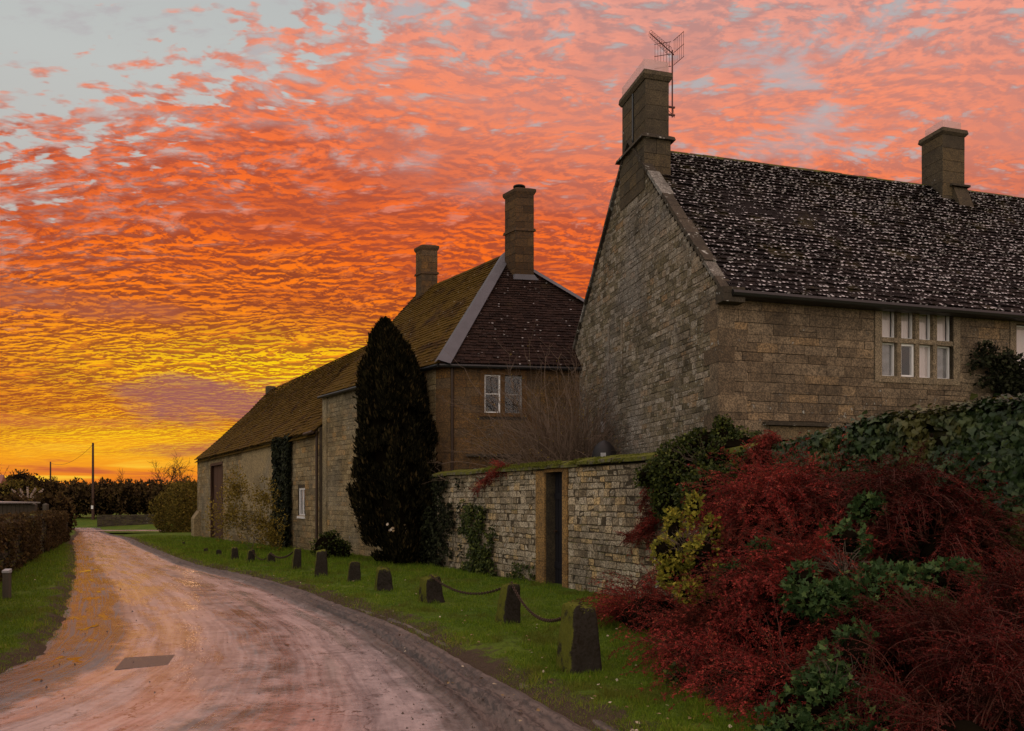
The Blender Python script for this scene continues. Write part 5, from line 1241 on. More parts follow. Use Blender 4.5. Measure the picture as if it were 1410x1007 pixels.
for k, (px, pt, pb, wpx, lab) in enumerate(BOL):
    x, y, z = gp(px, pb); s = y / F; hh = (pb - pt) * s + .03; w = wpx * s * 1.08; rs = random.Random(100 + k)
    root = thing('stone_bollard', lab, 'bollard', (x, y + w * .34, z - .03), R(rs.uniform(14, 32)), 'old stone bollards along the verge')
    nu, nv = 48, 22; V = []; lean = (rs.uniform(-.09, .09), rs.uniform(-.07, .07)); lean = (.10, 0) if k == 11 else lean
    for j in range(nv + 1):
        f = j / nv; zz = -.12 + (hh + .12) * min(f / .93, 1) + .02 * max(0, (f - .93) / .07)
        rad = (.5 - .17 * f ** 1.1) * w
        if f > .85: rad *= 1 - .16 * ((f - .85) / .15) ** 2
        if j == nv: rad *= .72
        for i in range(nu):
            t = 2 * math.pi * i / nu; sq = 1 / max(abs(math.cos(t)), abs(math.sin(t))); sq = min(sq, 1.40)
            nz = 1 + .26 * (float(fbm(math.cos(t) * 1.3 + k * 3.1, math.sin(t) * 1.3 + f * 2, 200 + k)) - .47) + .11 * (float(fbm(t * 2.4 + k * 5, f * 7 + 1, 240 + k, 3)) - .45)
            V.append((math.cos(t) * rad * sq * nz * .86 + lean[0] * f * w * 2, math.sin(t) * rad * sq * nz * .80 + lean[1] * f * w * 2, zz + (.05 * w * math.sin(t + k * 2) * (f > .8) + .10 * w * (float(fbm(math.cos(t) * 2 + k, math.sin(t) * 2, 260 + k, 3)) - .45) * (f > .85))))
    f_ = [(j * nu + i, j * nu + (i + 1) % nu, (j + 1) * nu + (i + 1) % nu, (j + 1) * nu + i) for j in range(nv) for i in range(nu)]
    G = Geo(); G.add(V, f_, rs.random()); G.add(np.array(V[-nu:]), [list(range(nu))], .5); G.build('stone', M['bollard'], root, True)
    if k >= 8:
        n = int(1500 * (w / .4) ** 2) + 300; idx = rng.integers(nu * 6, len(V), n); C = np.array(V)[idx] + rng.normal(size=(n, 3)) * .012
        q = (fbm(C[:, 0] * 9 + k, C[:, 1] * 9 + C[:, 2] * 6, 300, 3) > .46) | (C[:, 2] > hh - .05); q &= (C[:, 2] > hh - .05); C = C[q]; nn = C * np.array([1, 1, .2]); nn /= np.linalg.norm(nn, axis=1, keepdims=True)
        G = Geo(); G.leaves(C, nn * .5 + rng.normal(size=C.shape) * .6 + (0, 0, .4), nn, rng.uniform(.008, .02, len(C)), .009, DIAMOND); G.build('moss', M['moss'], root)
    if k >= 10:
        G = Geo(); th = np.linspace(0, 2 * np.pi, 9); rr_ = .026; c = np.array([lean[0] * w * 2, lean[1] * w * 2, hh + .01]); G.tubes([[c + (math.cos(t) * rr_, 0, math.sin(t) * rr_) for t in th]], [[.007] * 9], 5); G.build('iron_ring', M['chain'], root)
    bols.append((x + lean[0] * w * 2, y + w * .34, z + hh + .0))
def chain(a, b, sag, lab, lk=.05):
    a, b = np.array(a), np.array(b); n = 200; t = np.linspace(0, 1, n); P = a + (b - a) * t[:, None]; P[:, 2] -= sag * 4 * t * (1 - t)
    s = np.concatenate([[0], np.cumsum(np.linalg.norm(np.diff(P, axis=0), axis=1))]); m = int(s[-1] / (lk * .78)); G = Geo()
    for i in range(m + 1):
        u = i / m * s[-1]; c = np.array([np.interp(u, s, P[:, q]) for q in range(3)]); c2 = np.array([np.interp(min(u + .01, s[-1]), s, P[:, q]) for q in range(3)]) - np.array([np.interp(max(u - .01, 0), s, P[:, q]) for q in range(3)]); d = c2 / np.linalg.norm(c2)
        sd_ = np.cross(d, [0, 0, 1]); sd_ /= np.linalg.norm(sd_); up_ = np.cross(sd_, d); w = sd_ if i % 2 else up_
        th = np.linspace(0, 2 * np.pi, 11); ring = np.array([c + d * math.cos(x_) * lk * .55 + w * math.sin(x_) * lk * .32 for x_ in th]); G.tubes([ring - a], [[.0062] * 11], 5)
    o = G.build('chain', M['chain'], None, loc=a); tag(o, lab, 'chain', 'chains slung between bollards')
chain(bols[10], bols[11], .20, 'rusty chain between the rounded bollard and the leaning one')
chain(bols[11], bols[12], .30, 'rusty chain dropping from the leaning bollard to the nearest one')
chain(bols[5], bols[6], .17, 'small distant chain between the short and the tall narrow bollard', .07)
chain(bols[4], bols[5], .22, 'small distant chain nearest the yellow shrub', .07)

# ================================================================== planting near the buildings
# yew
def yew():
    cx, cy = -3.02, 20.1; root = thing('yew_tree', 'tall dark columnar yew against the cottage corner', 'tree', (cx, cy, H(cx, cy)))
    prof = [(0, .80), (.5, .95), (1.2, 1.06), (2.0, 1.16), (2.8, 1.14), (3.6, 1.02), (4.4, .88), (5.1, .68), (5.7, .45), (6.05, .22), (6.3, .05)]
    pz = np.array([p[0] for p in prof]); pr = np.array([p[1] for p in prof])
    cxo = lambda z: np.interp(z, [0, .6, 1.5, 2.5, 4, 5.3, 6.3], [.28, .18, .02, -.06, -.05, -.16, -.34])
    n = 88000; z = 6.3 * rng.random(n) ** .9; th = rng.uniform(0, 2 * np.pi, n)
    ridge = .70 + .30 * (.5 + .5 * np.sin(th * 7 + 1.7 * np.sin(z * .9 + th * 2))) * (.5 + 1.0 * fbm(th * 2.2, z * 1.3, 7)) + .62 * (fbm(np.cos(th) * 2.2 + 7, z * 1.0 + np.sin(th) * 1.5, 77, 3) - .38) * 1.3 + .10 * (rng.random(n) < .03)
    r = np.interp(z, pz, pr) * ridge * (1 - .35 * rng.random(n) ** 2.2); q = fbm(th * 4, z * 3.4, 8, 3) > .36; z, th, r = z[q], th[q], r[q]
    C = np.stack([cxo(z) + np.cos(th) * r, np.sin(th) * r, z + .06], 1); D = np.stack([np.cos(th) * .35, np.sin(th) * .35, np.ones(len(z))], 1) + rng.normal(size=C.shape) * .28
    G = Geo(); L = rng.uniform(.08, .2, len(C)); G.leaves(C, D, np.stack([np.cos(th), np.sin(th), th * 0 + .2], 1) + rng.normal(size=C.shape) * .5, L, L * .32, DIAMOND)
    # spiky leader shoots at the top
    n = 500; t = rng.random(n); base = np.array([(-.42, 0, 5.7), (-.36, .05, 5.85), (-.30, -.05, 5.8), (-.47, .05, 5.6), (-.24, 0, 5.6)])[rng.integers(0, 5, n)]
    C = base + np.stack([rng.normal(size=n) * .025, rng.normal(size=n) * .025, t * .55], 1); G.leaves(C, rng.normal(size=(n, 3)) * .4 + (0, 0, 1), rng.normal(size=(n, 3)), .09, .022, DIAMOND)
    G.build('crown', M['yew'], root)
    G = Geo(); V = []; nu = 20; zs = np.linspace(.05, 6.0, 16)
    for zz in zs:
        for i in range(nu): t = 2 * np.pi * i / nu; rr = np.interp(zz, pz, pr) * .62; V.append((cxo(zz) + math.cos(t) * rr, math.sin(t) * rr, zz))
    G.add(V, [(j * nu + i, j * nu + (i + 1) % nu, (j + 1) * nu + (i + 1) % nu, (j + 1) * nu + i) for j in range(15) for i in range(nu)]); G.build('shade_core', M['core'], root)
    G = Geo(); G.tubes([[(.1, 0, -.2), (.05, 0, 1.0), (0, 0, 3)]], [[.22, .18, .1]], 10); G.build('trunk', M['bark'], root)
    G = Geo(); C = np.array([(-.08 + .05 * i + rng.normal() * .03, -1.08, .95 + rng.normal() * .06) for i in range(5)] + [(.34 + .02 * i, -1.0, 1.05 - .07 * i) for i in range(5)]); G.leaves(C, rng.normal(size=C.shape) + (0, 0, .5), np.tile([0, -1., .3], (len(C), 1)), .10, .06, OVAL); G.build('pale_leaves', M['fallen'], root)
yew()
def wall_bush(name, lab, cat, o, blobs, mt, dens, L, tmpl=DIAMOND, seed=0, core=None, up=.3, wr=.6, shell=.35, amp=.3, freq=2.4, group=None, twigs=0):
    root = thing(name, lab, cat, o, 0, group); G = Geo(); leafy(G, blobs, dens, L, tmpl, wr, up, .6, -.05, shell, seed, amp, freq); G.build('foliage', mt, root)
    if core:
        G = Geo()
        for i, (c, r) in enumerate(blobs): blob_core(G, c, r, core, seed + i * 13, amp, freq)
        G.build('shade_core', M['core'], root)
    if twigs:
        G = Geo(); bare_tree(G, (0, 0, -.1), blobs[0][1][2] * 2.3, .7, seed + 3, .02, 3, (4, 7), .6, .12, 3); G.build('stems', M['bark'], root)
    return root
x, y, z = gp(618, 779); wall_bush('shrub', 'dark low shrub between the yew and the garden wall', 'shrub', (x, y + .2, z), [((0, 0, .5), (.45, .35, .65)), ((.45, -.1, .3), (.4, .3, .4)), ((-.3, .1, .7), (.3, .3, .6))], M['climber_dark'], 900, .06, seed=31, core=.8)
x, y, z = gp(452, 770); wall_bush('shrub', 'small round green shrub at the foot of the barn wall', 'shrub', (x, y, z), [((0, 0, .35), (.45, .35, .5)), ((.42, .05, .2), (.25, .25, .32))], M['darkleaf'], 800, .07, seed=37, core=.8)
x, y, z = gp(374, 762); wall_bush('shrub', 'loose yellow leaved shrub in front of the barn wall', 'shrub', (x - 1.0, y + .9, z), [((-.7, 0, 1.3), (.85, .45, 1.0)), ((.35, 0, 1.0), (.8, .45, .95)), ((-.5, 0, 2.2), (.55, .4, .8)), ((.5, 0, 1.9), (.5, .4, .7)), ((.75, -.1, .5), (.45, .4, .6))], M['barnleaf'], 330, .075, seed=41, shell=.9, amp=.4, twigs=1)
# ivy column on the barn
def leaf_sheet(name, lab, cat, o, pts, nrm, L, mt, tmpl=IVY, droop=.8, group=None, stems=None, wr=.95):
    """leaves lying on a wall face, tips hanging down"""
    root = thing(name, lab, cat, o, 0, group); n = len(pts); D = rng.normal(size=(n, 3)) * .4 + np.array([0, 0, -droop]) + nrm * .25; Nn = nrm + rng.normal(size=(n, 3)) * .38
    ll = rng.uniform(.6, 1.25, n) * L; G = Geo(); G.leaves(pts, D, Nn, ll, ll * wr, tmpl); G.build('foliage', mt, root)
    if stems is not None: G = Geo(); G.tubes(*stems, 4); G.build('stems', M['bark'], root)
    return root
u0, u1 = uJ(404.5), uJ(380); n = 9000; u = rng.uniform(u0, u1, n); z = rng.uniform(-.5, 4.0, n); w_ = .10 + .22 * fbm(u * 1.5, z * 1.5, 5) + .1 * smooth01((1.5 - z) / 1.5)
edge_ok = (u > u0 + .25 * fbm(z * 2, z * 0, 4)) & (u < u1 - .3 * fbm(z * 2, z * 0 + 9, 4)); u, z, w_ = u[edge_ok], z[edge_ok], w_[edge_ok]
pts = np.stack([dJ[0] * (u - u0) - nJ[0] * w_ * rng.random(len(u)) ** .4, dJ[1] * (u - u0) - nJ[1] * w_ * rng.random(len(u)) ** .4, z], 1)
leaf_sheet('ivy', 'dark narrow column of ivy climbing the barn wall', 'ivy', (J0[0] + dJ[0] * u0, J0[1] + dJ[1] * u0, 0), pts, np.array([-nJ[0], -nJ[1], .2]), .13, M['climber_dark'])
# climber and little plants on the garden wall
def wall_patch(px0, px1, z0, z1, n, d, thr, sd):
    u = rng.uniform(uW(px0), uW(px1), n); z = rng.uniform(z0, z1, n); um = (uW(px0) + uW(px1)) / 2; rr = np.sqrt(((u - um) / ((uW(px1) - uW(px0)) / 2)) ** 2 + (np.clip(z - (z0 + z1) / 2 * .7, 0, 9) / (z1 - z0) * 1.7) ** 2)
    k = (fbm(u * 3, z * 3, sd) - rr * .28) > thr; u, z = u[k], z[k]; w_ = .03 + d * rng.random(len(u)); return np.stack([dg[0] * u + ng[0] * w_, dg[1] * u + ng[1] * w_, z], 1)
leaf_sheet('climber', 'patchy dark green climber on the garden wall left of the door', 'climber', (W0[0], W0[1], 0), wall_patch(638, 688, -.1, 1.6, 5200, .14, .27, 3), np.array([*ng, .2]), .06, M['darkleaf'])
leaf_sheet('climber', 'small weeds at the foot of the wall just left of the door', 'weeds', (W0[0], W0[1], 0), wall_patch(690, 740, -.1, .34, 600, .08, .26, 6), np.array([*ng, .2]), .05, M['darkleaf'])
leaf_sheet('climber', 'dark ivy over the far left end of the garden wall beside the yew', 'climber', (W0[0], W0[1], 0), wall_patch(575, 640, -.1, 2.2, 5000, .14, .25, 8), np.array([*ng, .2]), .07, M['climber_dark'])
# domed tank behind the wall
x, y = at(832, 0, 16.3)[:2]; root = thing('domed_tank', 'dark round topped tank with a pale label behind the garden wall', 'tank', (x, y, 0)); G = Geo(); zt = at(0, 606, 16.3)[2]; zs = [0, zt - .35, zt - .25, zt - .14, zt - .05, zt]; G.tubes([[(0, 0, z) for z in zs]], [[.27, .27, .25, .20, .11, .01]], 20, cap=True); G.build('tank', M['plastic'], root, True)
G = Geo(); G.box((-.11, -.285, zt - .40), (.0, -.268, zt - .29)); G.build('label', M['whitegrey'], root)
# bare climbing bush against the cottage
def bare_bush():
    x, y = 1.45, 18.2; root = thing('bare_bush', 'leafless tangled bush rising in front of the cottage beside the gable', 'bush', (x, y, 0)); G = Geo(); rs = np.random.default_rng(5); N = 380; K = 9
    ph = rs.uniform(0, 2 * np.pi, N); sp = rs.uniform(.1, 1.0, N) ** .8; L = rs.uniform(2.6, 5.6, N); P = np.zeros((N, K, 3)); P[:, 0] = np.stack([rs.normal(size=N) * .35, rs.normal(size=N) * .25, rs.uniform(.3, 2.2, N)], 1)
    D = np.stack([np.cos(ph) * sp * .75 - .12 * rs.random(N), np.sin(ph) * sp * .45, np.ones(N) * rs.uniform(.5, 1.3, N)], 1)
    for i in range(1, K):
        D = D + rs.normal(size=(N, 3)) * .16 + np.array([0, 0, -.10 * (i / K)]) ; D /= np.linalg.norm(D, axis=1, keepdims=True); P[:, i] = P[:, i - 1] + D * (L / K * .72)[:, None]
    G.tubes(P, np.linspace(.012, .004, K)[None] * rs.uniform(.6, 1.4, N)[:, None], 3, rs.random(N))
    # side twigs
    T = 3200; a = rs.integers(0, N, T); b = rs.integers(2, K, T); S = P[a, b]; d = P[a, np.minimum(b, K - 1)] - P[a, b - 1]; d /= np.linalg.norm(d, axis=1, keepdims=True); d = d + rs.normal(size=d.shape) * .55; Q = np.stack([S + d * t * .5 * rs.uniform(.4, 1, T)[:, None] for t in (0, .33, .66, 1)], 1); Q[:, 1:] += rs.normal(size=Q[:, 1:].shape) * .025
    G.tubes(Q, np.tile([.004, .0035, .003, .002], (T, 1)), 3, rs.random(T)); G.build('branches', M['bark_pale'], root)
    G = Geo(); pts = P[:, -4:].reshape(-1, 3); k = rs.integers(0, len(pts), 900); C = pts[k] + rs.normal(size=(900, 3)) * .04; G.leaves(C, rs.normal(size=C.shape), rs.normal(size=C.shape), .045, .022, DIAMOND); G.build('withered_leaves', M['barnleaf'], root)
M['bark_pale'] = wood('pale_twig_bark', (.07, .045, .028, 1), (.20, .14, .10, 1)); bare_bush()

# red shrubs: arching sprays of tiny leaves over a mound
def sprays(Gl, Gt, blobs, nspray, L=(.3, .6), zmin=.02, seed=0, side=(0, 0, 0), leaf=.016, droop=.20, up=.45, keepf=None):
    rs = np.random.default_rng(seed); K = 9; Ps = []
    tot = sum(b[1][0] * b[1][2] for b in blobs)
    for i, (c, r) in enumerate(blobs):
        n = int(nspray * b_ / tot) if (b_ := r[0] * r[2]) else 0
        d = rs.normal(size=(n, 3)); d /= np.linalg.norm(d, axis=1, keepdims=True); d[:, 2] = np.where(d[:, 2] < -.3, -d[:, 2], d[:, 2])
        k = 1 - .38 * rs.random(n) ** 1.3; p = np.asarray(c) + d * np.asarray(r) * k[:, None]; nn = d / np.asarray(r); nn /= np.linalg.norm(nn, axis=1, keepdims=True)
        D = nn * .75 + rs.normal(size=(n, 3)) * .32 + np.array([0, 0, up]) + np.asarray(side); D /= np.linalg.norm(D, axis=1, keepdims=True); ln = rs.uniform(*L, n); P = np.zeros((n, K, 3)); P[:, 0] = p - D * (ln * .35)[:, None]
        for j in range(1, K):
            D = D + np.array([0, 0, -droop]) + rs.normal(size=(n, 3)) * .06; D /= np.linalg.norm(D, axis=1, keepdims=True); P[:, j] = P[:, j - 1] + D * (ln / (K - 1))[:, None]
        Ps.append(P[P[:, :, 2].min(1) > zmin])
    P = np.vstack(Ps); N = len(P)
    if keepf is not None: P = P[keepf(P[:, 4])]; N = len(P)
    Gt.tubes(P, np.tile(np.linspace(.0042, .0015, K), (N, 1)), 3, .5)
    # side twigs along each spray, in a flat herringbone
    TW = 15; tpos = np.tile(np.linspace(.12, .98, TW), (N, 1)) + rs.uniform(-.03, .03, (N, TW)); ip = np.clip(tpos * (K - 1), 0, K - 1.001); i0 = ip.astype(int); fr = (ip - i0)[..., None]; n_i = np.arange(N)[:, None]
    S = P[n_i, i0] * (1 - fr) + P[n_i, i0 + 1] * fr; T = P[n_i, i0 + 1] - P[n_i, i0]; T /= np.linalg.norm(T, axis=2, keepdims=True)
    sd = np.cross(T, [0, 0, 1.0]); sd /= np.linalg.norm(sd, axis=2, keepdims=True) + 1e-6; sg = np.where(np.arange(TW) % 2, 1, -1)[None, :, None]
    roll = rs.uniform(-.9, .9, (N, 1, 1)); nrm = np.cross(sd, T); sd = sd * np.cos(roll) + nrm * np.sin(roll)
    TD = T * .65 + sd * sg * .75 + rs.normal(size=S.shape) * .12 + np.array([0, 0, -.12]); TD /= np.linalg.norm(TD, axis=2, keepdims=True); TL = rs.uniform(.05, .11, (N, TW, 1)) * (1.15 - tpos[..., None] * .6)
    LV = 7; C = []; Dd = []
    for j in range(LV):
        f = (j + .6) / LV; c = S + TD * TL * f; s2 = np.cross(TD, nrm); C.append(c.reshape(-1, 3)); Dd.append((TD * .6 + s2 * (1 if j % 2 else -1) * .8 + rs.normal(size=S.shape) * .35).reshape(-1, 3))
    C = np.vstack(C); Dd = np.vstack(Dd); Nr = np.tile(nrm.reshape(-1, 3), (LV, 1)) + rs.normal(size=C.shape) * .5
    av = np.tile(np.repeat(np.clip(rs.normal(.45, .32, N), 0, 1), TW), LV) * .7 + rs.random(len(C)) * .3
    ll = rs.uniform(.7, 1.3, len(C)) * leaf; Gl.leaves(C, Dd, Nr, ll, ll * .62, DIAMOND, av)
def red_shrub(o, blobs, ns, lab, seed, side, core=.64, mt='redleaf', L=(.35, 1.0), leaf=.018):
    root = thing('red_shrub', lab, 'shrub', o, 0, 'red leaved spreading shrubs'); Gl, Gt = Geo(), Geo(); sprays(Gl, Gt, blobs, ns, L, -.12, seed, side, leaf, keepf=lambda p: fbm(p[:, 0] * 2.6 + seed, p[:, 1] * 2.6 + p[:, 2] * 3.4, 120 + seed, 3) > {3: .36, 5: .43, 8: .43}[seed])
    Gl.build('foliage', M[mt], root); Gt.build('stems', M['redbark'], root); G = Geo()
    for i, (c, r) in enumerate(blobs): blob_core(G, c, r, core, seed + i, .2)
    G.build('shade_core', M['core'], root); return root
M['redbark'] = wood('reddish_twigs', (.05, .016, .01, 1), (.12, .035, .022, 1))
def wp(px, py, Y, o): p = at(px, py, Y); return (p[0] - o[0], Y - o[1], p[2] - o[2])
o = (2.6, 8.0, 0)
bl = [(wp(1052, 745, 8.1, o), (.58, .6, .75)), (wp(1100, 860, 7.0, o), (.75, .65, .75)), (wp(1000, 900, 7.2, o), (.6, .6, .5)), (wp(905, 850, 9.3, o), (.66, .7, .42)), (wp(870, 848, 9.9, o), (.35, .5, .25)), (wp(975, 800, 8.8, o), (.6, .6, .55)), (wp(1010, 955, 6.3, o), (.45, .4, .34)), (wp(1110, 700, 8.2, o), (.40, .45, .42)), (wp(1085, 960, 5.8, o), (.4, .4, .4))]
red_shrub(o, bl, 4600, 'largest bright red shrub spreading over the grass beside the nearest bollard', 3, (-.30, -.25, .05))
o = (4.3, 7.4, 0)
bl = [(wp(1255, 715, 7.4, o), (.55, .4, .55)), (wp(1300, 770, 7.0, o), (.5, .45, .55)), (wp(1200, 830, 7.2, o), (.45, .4, .4)), (wp(1330, 850, 6.4, o), (.35, .35, .3))]
red_shrub(o, bl, 2000, 'darker red shrub climbing the ivy covered wall at the right', 5, (-.1, -.3, .1), mt='redleaf_dark', core=.4)
o = (3.4, 5.2, 0)
bl = [(wp(1330, 930, 5.2, o), (.55, .45, .45)), (wp(1240, 985, 5.0, o), (.45, .4, .4)), (wp(1420, 900, 5.4, o), (.5, .5, .6)), (wp(1390, 990, 4.7, o), (.5, .4, .45)), (wp(1215, 900, 5.9, o), (.4, .4, .4)), (wp(1330, 1020, 4.4, o), (.4, .4, .3)), (wp(1250, 1040, 4.5, o), (.3, .3, .25))]
red_shrub(o, bl, 4200, 'dark red shrub filling the bottom right corner', 8, (-.15, -.3, .1), mt='redleaf_dark', leaf=.014, L=(.25, .6), core=.36)
# red sprays hanging on the wall
def red_climber(px0, py0, px1, py1, n, lab, seed, wd=.16):
    u = uW(px0); Y = (W0 + dg * u)[1]; a = at(px0, py0, Y - .15); u2 = uW(px1); b = at(px1, py1, (W0 + dg * u2)[1] - .2); root = thing('red_climber', lab, 'climber', tuple(a), 0, 'red sprays on the garden wall'); Gl, Gt = Geo(), Geo()
    c = [((b - a) * f, (wd, .10, wd * (1.1 - .5 * f))) for f in np.linspace(0, 1, 5)]; d = (b - a) / np.linalg.norm(b - a)
    sprays(Gl, Gt, c, n, (.2, .42), -9, seed, tuple(d * .7), .020, .12, .0); Gl.build('foliage', M['redleaf'], root); Gt.build('stems', M['redbark'], root)
red_climber(692, 647, 663, 672, 80, 'small red spray hanging over the wall coping left of the door', 4)
red_climber(905, 720, 868, 742, 60, 'red spray reaching left across the wall from the big shrub', 6)
red_climber(905, 650, 890, 735, 90, 'dark red spray hanging down the end of the bare wall under the green shrub', 7)
red_climber(1062, 612, 1040, 640, 90, 'red tuft on top of the wall beside the green shrub', 9)

def leafy_shrub(name, lab, o, blobs, mt, dens, L, tmpl, seed, core=.75, shell=.4, up=.1, cat='shrub', wr=.75, flat=.0, amp=.3):
    root = thing(name, lab, cat, o); G = Geo()
    leafy(G, blobs, dens, L, tmpl, wr, up, .6, -.02, shell, seed, amp, 2.6)
    G.build('foliage', M[mt], root)
    if core:
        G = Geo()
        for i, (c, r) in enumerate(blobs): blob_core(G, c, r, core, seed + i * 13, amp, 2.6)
        G.build('shade_core', M['core'], root)
    G = Geo(); rs = np.random.default_rng(seed); N = 40; c0 = np.mean([b[0] for b in blobs], axis=0); P = np.zeros((N, 6, 3)); d = rs.normal(size=(N, 3)); d[:, 2] = abs(d[:, 2]) + .3; d /= np.linalg.norm(d, axis=1, keepdims=True); rm = max(b[1][2] for b in blobs)
    for j in range(6): P[:, j] = c0 + d * (rm * 1.15 * j / 5) + rs.normal(size=(N, 3)) * .02
    G.tubes(P, np.tile(np.linspace(.008, .002, 6), (N, 1)), 3); G.build('stems', M['bark'], root); return root
o = (2.9, 10.6, 0)
leafy_shrub('green_shrub', 'dark green shrub spilling over the wall between the gable and the red shrub', o, [(wp(955, 645, 10.9, o), (.66, .4, .42)), (wp(1010, 632, 10.4, o), (.50, .4, .42)), (wp(985, 690, 9.8, o), (.52, .35, .44)), (wp(965, 612, 10.8, o), (.3, .3, .2)), (wp(905, 655, 11.3, o), (.35, .3, .2)), (wp(1040, 655, 9.8, o), (.4, .3, .35)), (wp(995, 600, 10.5, o), (.16, .16, .26)), (wp(920, 690, 10.9, o), (.25, .25, .3))], 'darkleaf', 2000, .045, OVAL, 61, .78, amp=.4)
o = (2.15, 8.0, 0)
leafy_shrub('yellow_shrub', 'yellow green shrub growing through the left side of the red shrub', o, [(wp(940, 765, 7.75, o), (.24, .22, .30)), (wp(970, 790, 7.6, o), (.24, .2, .18)), (wp(928, 728, 7.9, o), (.10, .12, .22)), (wp(925, 790, 7.7, o), (.14, .16, .16)), (wp(980, 735, 7.8, o), (.10, .12, .2)), (wp(985, 832, 7.2, o), (.18, .14, .10)), (wp(955, 700, 7.8, o), (.09, .09, .18)), (wp(912, 760, 7.7, o), (.12, .12, .16)), (wp(965, 760, 7.45, o), (.17, .12, .18)), (wp(950, 815, 7.3, o), (.14, .12, .12))], 'yellowleaf', 1900, .042, LOBE, 67, .6, .5, amp=.45)
o = (3.1, 6.3, 0)
leafy_shrub('bramble', 'green bramble in the middle of the red shrubs on the right', o, [(wp(1225, 815, 6.05, o), (.46, .3, .24)), (wp(1135, 825, 6.05, o), (.30, .25, .18)), (wp(1270, 850, 5.9, o), (.26, .25, .22)), (wp(1190, 855, 5.9, o), (.26, .2, .16)), (wp(1310, 800, 6.1, o), (.24, .2, .18)), (wp(1105, 800, 6.2, o), (.16, .16, .14)), (wp(1010, 795, 7.1, o), (.18, .14, .14)), (wp(1165, 745, 6.8, o), (.20, .16, .16)), (wp(1195, 700, 7.1, o), (.16, .14, .14)), (wp(1050, 760, 7.1, o), (.12, .12, .12))], 'bramble', 1700, .055, LOBE, 71, .6, .55, amp=.45)
o = (2.3, 5.2, 0)
leafy_shrub('bramble', 'bramble trailing down to the bottom edge in front of the red shrubs', o, [(wp(1180, 905, 5.35, o), (.17, .18, .24)), (wp(1150, 925, 5.2, o), (.18, .2, .18)), (wp(1140, 965, 5.0, o), (.27, .25, .18)), (wp(1190, 1000, 4.8, o), (.28, .25, .2)), (wp(1090, 1000, 4.9, o), (.2, .2, .13))], 'bramble', 2000, .05, LOBE, 73, .6, .55, amp=.45)
o = (1.9, 6.2, 0)
leafy_shrub('weeds', 'low dark weeds at the edge of the grass under the red shrub', o, [(wp(935, 935, 6.5, o), (.16, .16, .12)), (wp(1040, 1000, 5.6, o), (.25, .2, .10))], 'darkleaf', 900, .035, OVAL, 79, .5, .6, cat='weeds')
# ivy over the right part of the garden wall
def ivy_wall():
    root = thing('ivy', 'thick green ivy covering the right end of the garden wall', 'ivy', (W0[0], W0[1], 0)); u0, u1 = uW(1040), LW - .3
    N = 52000; u = rng.uniform(u0, u1, N); s = rng.uniform(0, 3.0, N)       # s: distance over the profile: front face up 0..2.3 then across top
    b = .14 + .38 * fbm(u * 1.1, s * 1.1, 12); h = HW + .04 + .13 * smooth01((u - u0) / 2.5); grow = smooth01((u - u0) / 1.2)
    front = s < 2.3; z = np.where(front, s, h + .02 + (.08 + .16 * fbm(u * 1.3, s * .5, 15)) * smooth01((u - u0 - .8) / 2.5)); v = np.where(front, -b * grow, -b * grow + (s - 2.3) * .9)
    z = np.where(front, s * (h + .05) / 2.3, z) + rng.normal(size=N) * .03
    q = fbm(u * 3.2, s * 3.2, 14, 3) > .24; u, z, v, front = u[q], z[q], v[q], front[q]; v = v + rng.normal(size=len(v)) * .035
    C = np.stack([u, v, z], 1) @ axW; nr = np.where(front[:, None], np.array([*ng, .25]), np.array([ng[0] * .3, ng[1] * .3, 1.0])); D = rng.normal(size=C.shape) * .35 + np.where(front[:, None], np.array([0, 0, -1.0]), np.array([ng[0], ng[1], -.2]))
    ll = rng.uniform(.035, .085, len(C)); G = Geo(); G.leaves(C, D, nr + rng.normal(size=C.shape) * .35, ll, ll * .95, IVY); G.build('foliage', M['ivyleaf'], root)
    G = Geo(); us = np.linspace(u0 + .3, u1, 60); ss = [0, .4, .9, 1.4, 1.9, 2.3, 2.6, 3.0]; V = []
    for s_ in ss:
        for uu in us:
            b_ = (.14 + .38 * float(fbm(uu * 1.1, s_ * 1.1, 12))) * float(smooth01((uu - u0) / 1.2)) - .05
            V.append((uu, -b_ if s_ <= 2.3 else -b_ + (s_ - 2.3) * .9, s_ * (HW + .02) / 2.3 if s_ <= 2.3 else HW + .06))
    n = 60; G.add(np.array(V) @ axW, [(j * n + i, j * n + i + 1, (j + 1) * n + i + 1, (j + 1) * n + i) for j in range(7) for i in range(n - 1)]); G.build('shade_core', M['core'], root)
ivy_wall()
# yellowish wisps on top of the ivy at the right
o = (W0[0] + dg[0] * uW(1395), W0[1] + dg[1] * uW(1395), 0)
leafy_shrub('olive_shrub', 'olive yellow shrub topping the ivy at the right edge', o, [((0.15, .35, 2.38), (.4, .3, .2)), ((-.25, .9, 2.36), (.45, .3, .14)), ((.5, .2, 2.42), (.3, .3, .2))], 'olive' if 'olive' in M else 'hedge_green', 700, .06, DIAMOND, 83, .7, .5)
